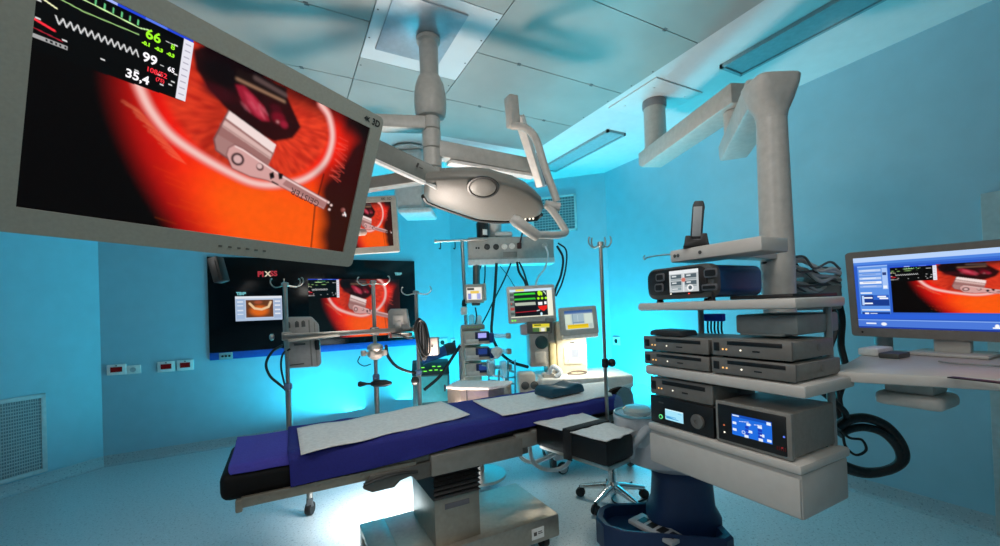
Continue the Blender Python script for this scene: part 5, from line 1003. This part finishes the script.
# ================================================================== DRIP STANDS BEHIND THE TABLE
pole_m = mat('pole_steel', 'b4aaa0', .28, .9)
def hooks(t, c, arms, r=.075):
    for a in arms:
        dx, dy = math.cos(a), math.sin(a); b = MB(); P = [(0, 0), (.35, -.012), (.7, -.016), (.95, .0), (1.05, .02), (1.0, .042), (.92, .046)]
        b.tube(curve([c+V((dx*r*x, dy*r*x, z)) for x, z in P], 4), .0045, 7); b.build('hook', pole_m, t)
def stand(u0, v0, d, ub, lab, r=.014, legs=True, base=True, zb=.1, zj=.95, rb=None, ang=(0.4, 1.97, 3.54, 5.11), hr=.085):
    top = at(u0, v0, d); foot = V((top.x, top.y, zb if not base else 0))
    t = thing('drip_stand', lab, 'drip stand', foot)
    b = MB(); b.cyl((top.x, top.y, zb), (top.x, top.y, zj), r*1.35, n=16); b.build('lower_pole', pole_m, t)
    b = MB(); b.cyl((top.x, top.y, zj), (top.x, top.y, top.z), r, n=16); b.build('upper_pole', pole_m, t)
    b = MB(); b.lathe((top.x, top.y, zj-.03), [(r*1.4, 0), (r*1.9, .006), (r*1.9, .035), (r*1.1, .045)], n=16); b.build('height_collar', mat('collar_blue_grey', '5a6f8c', .5), t)
    b = MB(); b.lathe((top.x, top.y, top.z-.02), [(r, 0), (r*1.7, .004), (r*1.7, .028), (r, .032)], n=16); b.build('hook_head', pole_m, t)
    hooks(t, V((top.x, top.y, top.z-.004)), [YAW*-1+x for x in ang], hr)
    if base:
        for i in range(5):
            a = .3+i*2*math.pi/5; e = V((top.x+.24*math.cos(a), top.y+.24*math.sin(a), .085)); b = MB(); beam(b, (top.x, top.y, .11), e, .035, .028, .005); b.build('foot_arm', pole_m, t)
            b = MB(); b.lathe(e+V((0, 0, -.045)), [(.012, -.012), (.036, -.011), (.04, 0), (.036, .011), (.012, .012)], (math.cos(a+1.3), math.sin(a+1.3), 0), 16); b.cyl(e+V((0, 0, -.03)), e, .01, n=8); b.build('caster', rubber, t)
    return t, top
BS = 3.2
def dof(u, v): p = atb(u, v, BS); return p.x*_s+p.y*_c
ST = dict(base=False, zb=.605, zj=.92)
s1, p1 = stand(285, 284, dof(285, 284), 0, 'leftmost drip stand, grey device clamped to it, behind table', ang=(.15, 2.9, 1.1, 2.1), hr=.115, **ST); s2, p2 = stand(373, 282, dof(373, 282), 0, 'middle drip stand with dark clamp lever, in front of wall display', ang=(.12, 3.02), hr=.12, **ST); s3, p3 = stand(416, 292, dof(416, 292), 0, 'drip stand carrying the coiled black cable, right of wall display', ang=(.12, 3.02), hr=.115, **ST)
# rail joining the stands
r0, r1 = atb(283, 337, BS), atb(412, 328.5, BS); r0.z = r1.z = (r0.z+r1.z)/2
off = V((-_s, -_c, 0))*.03
t = thing('clamp_rail', 'steel bar clamped across the three drip stands', 'rail', (r0+r1)/2)
b = MB(); beam(b, p1*1+V((0, 0, r0.z-p1.z))+off+(p1-p3).normalized()*.0, V((p3.x, p3.y, r0.z))+off, .022, .034, .004); b.build('bar', pole_m, t)
for p in (p1, p2, p3):
    b = MB(Matrix.Translation((p.x, p.y, r0.z))); b.box((-.03, -.028, -.03), (.03, .028, .03), .008); b.build('clamp_block', mat('clamp_grey', '8f8c86', .4, .5), t)
b = MB(); q = V((p1.x, p1.y, r0.z))+off; dR = (p3-p1); dR.z = 0; dR.normalize(); b.tube([q+dR*.03+V((0, 0, -.03))+off*.6, q+dR*.36+V((0, 0, -.012))+off*.6], .012, 10); b.build('inner_bar', pole_m, t)
b = MB(); b.lathe(q-dR*.06, [(.012, 0), (.022, .006), (.022, .022), (.01, .03)], -dR, 12); b.build('clamp_screw', steel, t)
# grey device on left stand
Mg = face(at(302.5, 341, 2.95), 24, 0, 2) @ Matrix.Scale(.92, 4); k = sc_(3.2)
t = thing('infusion_warmer', 'grey upright device box on the leftmost drip stand', 'medical device', Mg.translation)
b = MB(Mg); b.prism([(-.13, -.20, -.09), (.10, -.215, -.09), (.125, -.19, -.09), (.125, .12, -.09), (.075, .185, -.09), (-.09, .195, -.09), (-.13, .17, -.09)], (0, 0, .10), .012); b.build('housing', mat('warmer_grey', 'a29c96', .5), t)
b = MB(Mg); b.box((.05, -.20, .011), (.06, .16, .014)); b.box((.09, -.2, .011), (.095, .14, .014)); b.build('ridge', mat('ridge_grey', '7d7872', .5), t)
for x in (-.09, -.03, .015):
    b = MB(Mg); b.prism([(x-.014, .11, .0105), (x+.014, .11, .0105), (x+.014, .15, .0105), (x, .162, .0105), (x-.014, .15, .0105)], (0, 0, .006), .002); b.build('keyhole_slot', dark_grey, t)
b = MB(Mg); b.box((-.06, -.03, .012), (.02, -.015, .03), .005); b.box((-.1, -.18, .012), (.0, -.172, .016)); b.build('cable_clip', dark_grey, t)
b = MB(Mg); b.box((.085, -.08, .012), (.12, -.0, .035), .01); b.build('dark_knob', black, t); b = MB(Mg); b.tube(curve([(.10, .0, .024), (.10, .04, .03), (.115, .03, .03), (.112, 0.0, .026)], 4), .004, 6); b.build('knob_ring', label_white, t)
cable('device_cable', [at(283, 345, 2.84), at(272, 352, 2.83), at(266, 364, 2.83), at(270, 376, 2.83), at(279, 384, 2.83), at(287, 392, 2.84), at(289, 408, 2.845)], .009, dk, 'black cable looping left of the leftmost drip stand'); cable('device_cable', [at(290, 349, 2.83), at(283, 354, 2.83), at(281, 366, 2.83), at(284, 382, 2.83), at(288, 396, 2.84)], .007, dk, 'shorter black cable close to the leftmost drip stand')
# monitor back on the rail
Mk = face(at(398.5, 320, 3.2), -6, 4, 1); t = thing('small_display', 'small pale grey display standing on the clamp rail', 'display', Mk.translation)
b = MB(Mk); b.prism([(-.085, -.085, -.03), (.09, -.08, -.03), (.07, .085, -.03), (-.06, .09, -.03), (-.08, .07, -.03)], (0, 0, .045), .01); b.build('housing', mat('display_shell_grey', '989692', .5), t)
b = MB(Mk); b.box((-.04, -.035, .0155), (.045, .035, .020), .004); b.box((-.02, -.06, .015), (.03, -.01, .024), .003); b.build('mount_plate', mat('mount_plate_pale', 'b9b4ae', .45), t)
b = MB(Mk); b.box((-.07, -.135, -.03), (.1, -.10, .05), .006); b.build('shelf', pole_m, t)
b = MB(Mk); b.box((-.055, -.135, .051), (-.04, -.10, .055)); b.box((.03, -.13, .051), (.036, -.105, .055)); b.build('shelf_mark', mat('mark_red', '7c3838', .5), t)
# clamps on the middle stand
t = thing('pole_clamp', 'pale lobed clamp cluster on the middle drip stand', 'clamp', V((p2.x, p2.y, at(375, 349, 3.2).z))); c = V(t.location)
b = MB(); b.lathe(c, [(.03, -.07), (.055, -.05), (.06, -.03), (.045, -.01), (.06, .01), (.055, .035), (.03, .05)], n=20); b.build('body', mat('clamp_pale', 'b3aca4', .4, .4), t)
for a in (.3, 1.6, 2.9, 4.2, 5.4): b = MB(); e = c+V((.085*math.cos(a), .085*math.sin(a), -.02)); b.cyl(c+V((0, 0, -.02)), e, .012, n=10); b.lathe(e, [(.018, -.02), (.022, 0), (.018, .02)], n=12); b.build('lobe', MATS['clamp_pale'], t)
cable('loop_wire', [at(360, 356, 3.12), at(358, 362, 3.12), at(364, 366, 3.12), at(371, 364, 3.13)], .004, dk, 'thin wire loop under the pale clamp cluster')
t = thing('clamp_lever', 'black lever handle low on the middle drip stand', 'lever', V((p2.x, p2.y, at(375, 381, 3.2).z))); c = V(t.location); dx = V((_c, -_s, 0))
b = MB(); b.tube([c-dx*.125+off, c-dx*.11+off, c-dx*.06+off, c-dx*.02+off], [.018, .022, .008, .008], 12); b.build('knob', black, t)
b = MB(); b.tube([c-dx*.03+off, c+dx*.0+off, c+dx*.08+off, c+dx*.125+off], [.014, .026, .026, .01], 14); b.build('handle', black, t); b = MB(); b.lathe(c+V((0, 0, -.03)), [(.02, 0), (.026, .006), (.026, .054), (.02, .06)], n=16); b.build('clamp_sleeve', pole_m, t)
# coiled cable on the third stand
t = thing('coiled_cable', 'bundle of black cable hung on the right-hand drip stand', 'cable', at(421, 340, 3.1)); rr_ = random.Random(8)
for i in range(18):
    b = MB(); d = 3.22-.008*i; o1 = rr_.uniform(-2.5, 2.5); w_ = rr_.uniform(.1, 1.0); lo = rr_.uniform(-6, 3); cx = 420.5+o1*.5
    P = [(cx-6*w_, 329), (cx-4*w_, 322), (cx, 319.5+o1*.5), (cx+5*w_, 325), (cx+9*w_, 340), (cx+9*w_, 354+lo), (cx+4*w_, 357+lo), (cx-2*w_, 346), (cx-6*w_, 329)]
    b.tube(curve([at(u, v, d) for u, v in P], 5), .0062, 7); b.build('loop', dk if i % 5 else mat('cable_grey_dark', '34373a', .5), t)
cable('drooping_cable', [at(386, 345, 3.15), at(388, 356, 3.14), at(396, 366, 3.13), at(407, 371, 3.13), at(416, 373, 3.15)], .012, dk, 'black cable drooping between middle and right-hand drip stands')
cable('rail_wire', [at(391, 333, 3.12), at(400, 335, 3.1), at(408, 338, 3.1), at(413, 338, 3.1)], .006, dk, 'black wire running along the clamp rail to the coil')
Mw = face(at(431.5, 346, 3.18), 0); t = thing('junction_box', 'white box clamped beside the coiled black cable', 'box', Mw.translation)
b = MB(Mw); b.box((-.045, -.07, -.06), (.055, .065, .03), .01); b.build('housing', mat('box_beige', 'c2b6ae', .45), t); b = MB(Mw); b.box((-.12, -.01, -.03), (-.04, .03, .0), .006); b.build('clamp_arm', pole_m, t); b = MB(Mw); b.lathe((.01, .0, .03), [(.008, 0), (.008, .004)], n=10); b.build('button', dark_grey, t)
t = s3; c = at(415, 381, 3.12)
b = MB(); b.lathe(c, [(.012, -.03), (.03, -.02), (.034, 0), (.03, .02), (.012, .03)], (-_c, _s, 0), 16); b.build('ball_knob', black, t); b = MB(); b.cyl(c+dx*.02, V((p3.x, p3.y, c.z)), .008, n=10); b.build('knob_stem', steel, t)
# low wheeled frame the three stands are fixed to
t = thing('equipment_trolley', 'low wheeled frame with dark crossbar carrying the drip stands, behind the table', 'frame', (.55, BS, 0))
xa, xb_ = .03, 1.18; zf_ = .60
b = MB(); b.box((xa, BS-.05, zf_-.045), (xb_, BS+.05, zf_), .012); b.build('crossbar', mat('crossbar_dark', '4c4f50', .5, .3), t)
b = MB()
for i in range(24): x = xa+(xb_-xa)*(i+.5)/24; b.prism([(x-.02, BS-.052, zf_-.03), (x+.015, BS-.052, zf_-.035), (x+.02, BS-.052, zf_-.012), (x-.012, BS-.052, zf_-.008)], (0, -.006, 0), .002)
b.build('crossbar_pads', mat('pads_grey', '77797a', .6), t)
for x in (.13, 1.12):
    b = MB(); b.cyl((x, BS, .10), (x, BS, zf_-.04), .02, n=14); b.build('leg', pole_m, t)
    b = MB(); b.box((x-.022, BS-.03, .06), (x+.022, BS+.03, .12), .01); b.build('fork', mat('fork_grey', '56595a', .4), t)
    b = MB(); b.lathe((x, BS, .045), [(.015, -.022), (.042, -.02), (.045, -.004), (.045, .004), (.042, .02), (.015, .022)], (_c, -_s, 0), 20); b.build('wheel', rubber, t)
# ================================================================== TALL DRIP POLE BY THE TABLE HEAD
sT, pT = stand(600.5, 243.5, 2.42, 0, 'tall slim drip pole at the table head, in front of the bright right wall', r=.0105, base=False, zb=.58, zj=.70, ang=(.2, 2.94, .9, 2.2), hr=.065)
b = MB(); c = V((pT.x, pT.y, at(605, 363, 2.42).z)); b.lathe(c+dx*.04, [(.012, -.02), (.022, -.014), (.026, 0), (.022, .014), (.012, .02)], (_c, -_s, 0), 14); b.cyl(c, c+dx*.04, .008, n=8); b.lathe(c+V((0, 0, -.025)), [(.016, 0), (.02, .004), (.02, .046), (.016, .05)], n=14); b.build('lock_knob', black, sT, 'black locking knob')
# ================================================================== SURGEON'S STOOL
hb = atz(613, 492, .07); hb.z = 0; eA = atz(585, 490, .04)-hb; aA = math.atan2(eA.y, eA.x); t = thing('surgeon_stool', 'chrome five-star stool with black backrest behind the arm board', 'stool', hb)
for i in range(5):
    a = aA+.12+math.radians(72*i); e = hb+V((.235*math.cos(a), .235*math.sin(a), .075)); m_ = hb+V((.08*math.cos(a), .08*math.sin(a), .105)); b = MB(); b.tube([hb+V((0, 0, .115)), m_, e], [.028, .024, .015], 14); b.build('leg', chrome, t)
    b = MB()
    for s_ in (-1, 1): w_ = V((math.cos(a+1.57), math.sin(a+1.57), 0)); b.lathe(e+V((0, 0, -.042))+w_*.012*s_, [(.012, -.009), (.03, -.008), (.033, 0), (.03, .008), (.012, .009)], w_, 16)
    b.cyl(e+V((0, 0, -.042))-w_*.02, e+V((0, 0, -.042))+w_*.02, .018, n=10); b.cyl(e+V((0, 0, -.03)), e+V((0, 0, .006)), .01, n=8); b.build('caster', rubber, t)
b = MB(); b.lathe(hb, [(.045, .075), (.048, .13), (.030, .15), (.028, .30), (.018, .302), (.018, .50)], n=24); b.build('gas_column', chrome, t)
b = MB(); b.lathe(hb, [(.05, .495), (.17, .50), (.19, .52), (.19, .56), (.17, .585), (.05, .59)], n=32); b.build('seat', foam, t)
b = MB(); r_ = MB(); a0_ = at(625, 402, 2.75)
Mb2 = face(at(620, 400, 2.72), 10, 8)
prof = [(-.11, -.14), (-.115, -.05), (-.10, .03), (-.06, .075), (0, .09), (.06, .08), (.09, .04), (.09, -.14)]
b.M = Mb2; b.prism([(x, y, -.03) for x, y in prof], (0, 0, .06), .02); b.build('backrest', mat('backrest_dark', '0c0908', .8, spec=.15), t)
b = MB(); p = Mb2 @ V((0, -.14, 0)); b.tube(curve([hb+V((0, 0, .49)), V((hb.x+.10, hb.y+.12, .50)), V((p.x, p.y, .56)), p+V((0, 0, .08))], 6), .016, 10); b.build('back_bar', steel, t)
cable('foot_cable', [atz(632, 482, .008), atz(620, 489, .008), atz(612, 499, .008), atz(622, 505, .008), atz(640, 501, .008), atz(650, 497, .008)], .006, dk, 'black cable lying on the floor by the stool base')
# ================================================================== WHITE HOSES UNDER THE ARM BOARD
HG = 'white hoses under the arm board'
def wh(pts, lab): cable('white_hose', [at(*p) for p in pts], .014, mat('hose_white', 'f0f2f2', .4), lab, 'hose', HG)
wh([(520, 430, 2.75), (518, 444, 2.75), (521, 457, 2.72), (531, 462, 2.7), (544, 459, 2.7), (556, 452, 2.72), (560, 440, 2.75)], 'left of the two looped white hoses under the arm board'); wh([(531, 432, 2.7), (530, 450, 2.68), (535, 464, 2.66), (549, 470, 2.65), (564, 467, 2.66), (571, 456, 2.7), (572, 444, 2.75)], 'right, lower looped white hose under the arm board')
t = thing('wheeled_bracket', 'white bracket with big round wheel under the arm board', 'caster', atz(563, 474, 0))
c = atz(563, 474, 0); Mz = face((c.x, c.y, .05), 15)
b = MB(Mz); b.lathe((0, .0, 0), [(.015, -.015), (.046, -.014), (.05, 0), (.046, .014), (.015, .015)], (0, 0, 1), 24); b.build('wheel', rubber, t)
b = MB(Mz); b.lathe((0, .0, .019), [(.036, -.004), (.037, .0), (.018, .004), (.0, .004)], (0, 0, 1), 24); b.build('wheel_cover', pale_grey, t)
b = MB(Mz); b.box((-.08, .07, -.05), (.05, .16, .03), .02); b.build('bracket', pale_grey, t); b = MB(Mz); b.cyl((-.03, .16, 0), (-.03, .42, -.0), .02, n=12); b.build('post', pale_grey, t)
# ================================================================== EYE SURGERY MACHINE BEHIND THE RACK
nv = navy_plastic; 
t = thing('phaco_machine', 'pale grey eye surgery console on navy wheeled base, left of the rack', 'surgical console', (1.85, 1.58, 0))
c0, c1, c2_, c3 = V((1.50, 1.72, 0)), V((1.62, 1.92, 0)), V((2.22, 1.55, 0)), V((1.98, 1.24, 0))
base = [V((1.475, 1.70, 0)), V((1.50, 1.79, 0)), V((1.58, 1.86, 0)), V((1.66, 1.87, 0)), V((2.10, 1.64, 0)), V((2.12, 1.57, 0)), V((1.95, 1.29, 0)), V((1.89, 1.285, 0)), V((1.52, 1.60, 0))]
b = MB(); cen = sum(base, V((0, 0, 0)))/len(base); z0, z1 = .09, .215; inner = [cen+(p-cen)*.86 for p in base]; n = len(base)
def lift(p, k): return V((p.x, p.y, z1-.0+(.05 if (p-cen).x > .1 else 0)*k))
R0 = [b.v(V((p.x, p.y, z0))) for p in base]; R1 = [b.v(V((p.x, p.y, z1))) for p in base]; R1b = [b.v(cen+(p-cen)*.97+V((0, 0, z1+.012))) for p in base]; R2 = [b.v(cen+(p-cen)*.88+V((0, 0, z1+.008))) for p in base]; R3 = [b.v(cen+(p-cen)*.84+V((0, 0, z1-.05))) for p in base]
for a_, c_ in ((R0, R1), (R1, R1b), (R1b, R2), (R2, R3)):
    for i in range(n): b._f((a_[i], a_[(i+1) % n], c_[(i+1) % n], c_[i]))
b._f(R0[::-1]); b._f(R3); b.build('wheeled_base', nv, t)
for p in (V((1.54, 1.66, 0)), V((1.64, 1.80, 0)), V((1.92, 1.30, 0)), V((2.05, 1.58, 0))):
    b = MB(); b.lathe(p+V((0, 0, .05)), [(.015, -.025), (.046, -.023), (.05, 0), (.046, .023), (.015, .025)], (.5, .86, 0), 20); b.build('caster', mat('caster_dark', '1c2228', .5), t)
b = MB(); q = [atz(628, 521, .2), atz(642, 514, .2), atz(686, 538, .2), atz(672, 545, .2)]; b.prism([V((p.x, p.y, .188)) for p in q], (0, 0, .022), .005); pd_ = b.build('pedal_tray', pale_grey, t)
d1_ = (q[3]-q[0]); d2_ = (q[1]-q[0])
for i in range(4):
    o_ = q[0]+d1_*(.14+.22*i)+d2_*.25; b = MB(); b.prism([*[V((k_.x, k_.y, .2085)) for k_ in (o_, o_+d2_*.5, o_+d2_*.5+d1_*.15, o_+d1_*.15)]], (0, 0, .003)); b.build('tray_window', black, pd_)
b = MB(); 
px_, py_ = 1.93, 1.57
loft(b, [ring(px_, py_, .19, .15, .17), ring(px_, py_, .19, .15, .24), ring(px_-.0, py_, .16, .14, .30), ring(px_, py_, .15, .14, .44), ring(px_, py_, .18, .16, .50), ring(px_, py_, .20, .18, .515)]); b.build('pedestal', nv, t)
b = MB(); loft(b, [ring(px_, py_, .20, .18, .505), ring(px_-.02, py_+.03, .26, .23, .54), ring(px_-.02, py_+.03, .275, .245, .62), ring(px_-.015, py_+.02, .265, .23, .70), ring(px_+.0, py_+.01, .25, .22, .735), ring(px_+.01, py_+.0, .21, .19, .75)]); b.build('body', mat('console_grey', 'a8acb2', .4), t)
# front instrument tray with clear dome
dc = at(637, 413, 2.22); 
b = MB(); loft(b, [ring(dc.x, dc.y, .10, .085, dc.z-.16), ring(dc.x, dc.y, .12, .10, dc.z-.10), ring(dc.x, dc.y, .125, .105, dc.z-.01), ring(dc.x, dc.y, .115, .095, dc.z)]); b.build('tray_head', mat('tray_pale', 'b9bcc0', .35), t)
b = MB(); b.lathe(dc, [(.07, .0), (.075, .02), (.06, .035), (.03, .04)], n=24); b.build('tray_reflector', mat('reflector_bright', 'd9d4c8', .2, .6), t)
b = MB(); b.lathe(dc, [(.112, .002), (.120, .02), (.117, .06), (.102, .105), (.07, .14), (.03, .158), (.0, .16)], n=32); b.build('clear_dome', clear, t)
b = MB(); b.tube([dc+V((.118*math.cos(a), .118*math.sin(a), .004)) for a in [i*2*math.pi/32 for i in range(33)]], .006, 8); b.build('dome_rim', mat('rim_aqua', '5f9cac', .3), t)
q = at(645, 421, 2.15); b = MB(); b.lathe(q, [(.02, -.02), (.028, 0), (.02, .025)], (-.6, -.6, .3), 14); b.lathe(q+V((.03, .02, -.02)), [(.014, -.02), (.018, 0), (.014, .02)], (-.6, -.6, .3), 12); b.build('connector_knob', dark_grey, t)
b = MB(); b.tube(curve([at(648, 428, 2.12), at(640, 436, 2.1), at(632, 446, 2.12), at(630, 456, 2.15)], 5), .022, 12); b.build('side_handle', mat('tray_pale', 'b9bcc0'), t)
# ================================================================== LIGHT
def area(name, loc, to, col, e, sx, sy, spread=180):
    l = bpy.data.lights.new(name, 'AREA'); l.shape = 'RECTANGLE'; l.size = sx; l.size_y = sy; l.color = col; l.energy = e; l.spread = math.radians(spread)
    o = bpy.data.objects.new(name, l); C.objects.link(o); o.location = loc; o.rotation_euler = (V(to)-V(loc)).to_track_quat('-Z', 'Y').to_euler(); return o
pw = Mv_desk @ V((0, -.16, .02)); area('machine_work_light', pw, pw+V((0, -.05, -1)), (1, .93, .8), 5, .25, .06)
area('cyan_floor_light', (3.1, 3.3, .25), (3.2, 3.7, 3), (.02, .79, 1), 60, .6, .3)
area('cyan_wall_light', (1.6, 5.0, .25), (1.9, 5.2, 3), (.02, .76, 1), 40, 1.6, .15)
area('cyan_wall_wash', (.4, 5.0, .2), (.2, 5.2, 3), (.03, .75, 1), 28, 1.4, .15)
area('under_table_light', (.75, 2.72, .55), (.72, 2.95, 0), (.96, .97, 1), 15, .5, .10, 105)
area('room_light', (-1.8, .5, 2.75), (1.2, 1.2, .8), (1, .96, .92), 14, .9, .9, 120)  # added fill from out of view, brightens the rack fronts
area('table_ceiling_light', (.55, .75, 2.98), (.75, 1.9, 0), (1, .96, .93), 15, .6, .6, 150)  # added fill above the view, lifts the white sheets on the table
area('front_light', (.3, -1.2, 2.7), (.3, 1.2, 1.4), (1, .95, .86), 7, .8, .8, 120)  # weak warm fill added behind the camera for the big monitor's bezel
l = bpy.data.lights.new('floor_work_lamp', 'SPOT'); l.energy = 185; l.color = (1, .84, .72); l.shadow_soft_size = .2; l.spot_size = math.radians(118); l.spot_blend = .5; o = bpy.data.objects.new('floor_work_lamp', l); C.objects.link(o); o.location = (.80, 2.80, .50); o.rotation_euler = V((.15, -.35, 1)).to_track_quat('-Z', 'Y').to_euler()
W = bpy.data.worlds.new('world'); bpy.context.scene.world = W; W.use_nodes = True; W.node_tree.nodes['Background'].inputs['Color'].default_value = (.02, .05, .06, 1)
s = bpy.context.scene; s.view_settings.view_transform = 'Standard'; s.view_settings.look = 'None'; s.view_settings.gamma = 1; s.view_settings.exposure = 0; s.view_settings.use_curve_mapping = False
s.cycles.max_bounces = 8
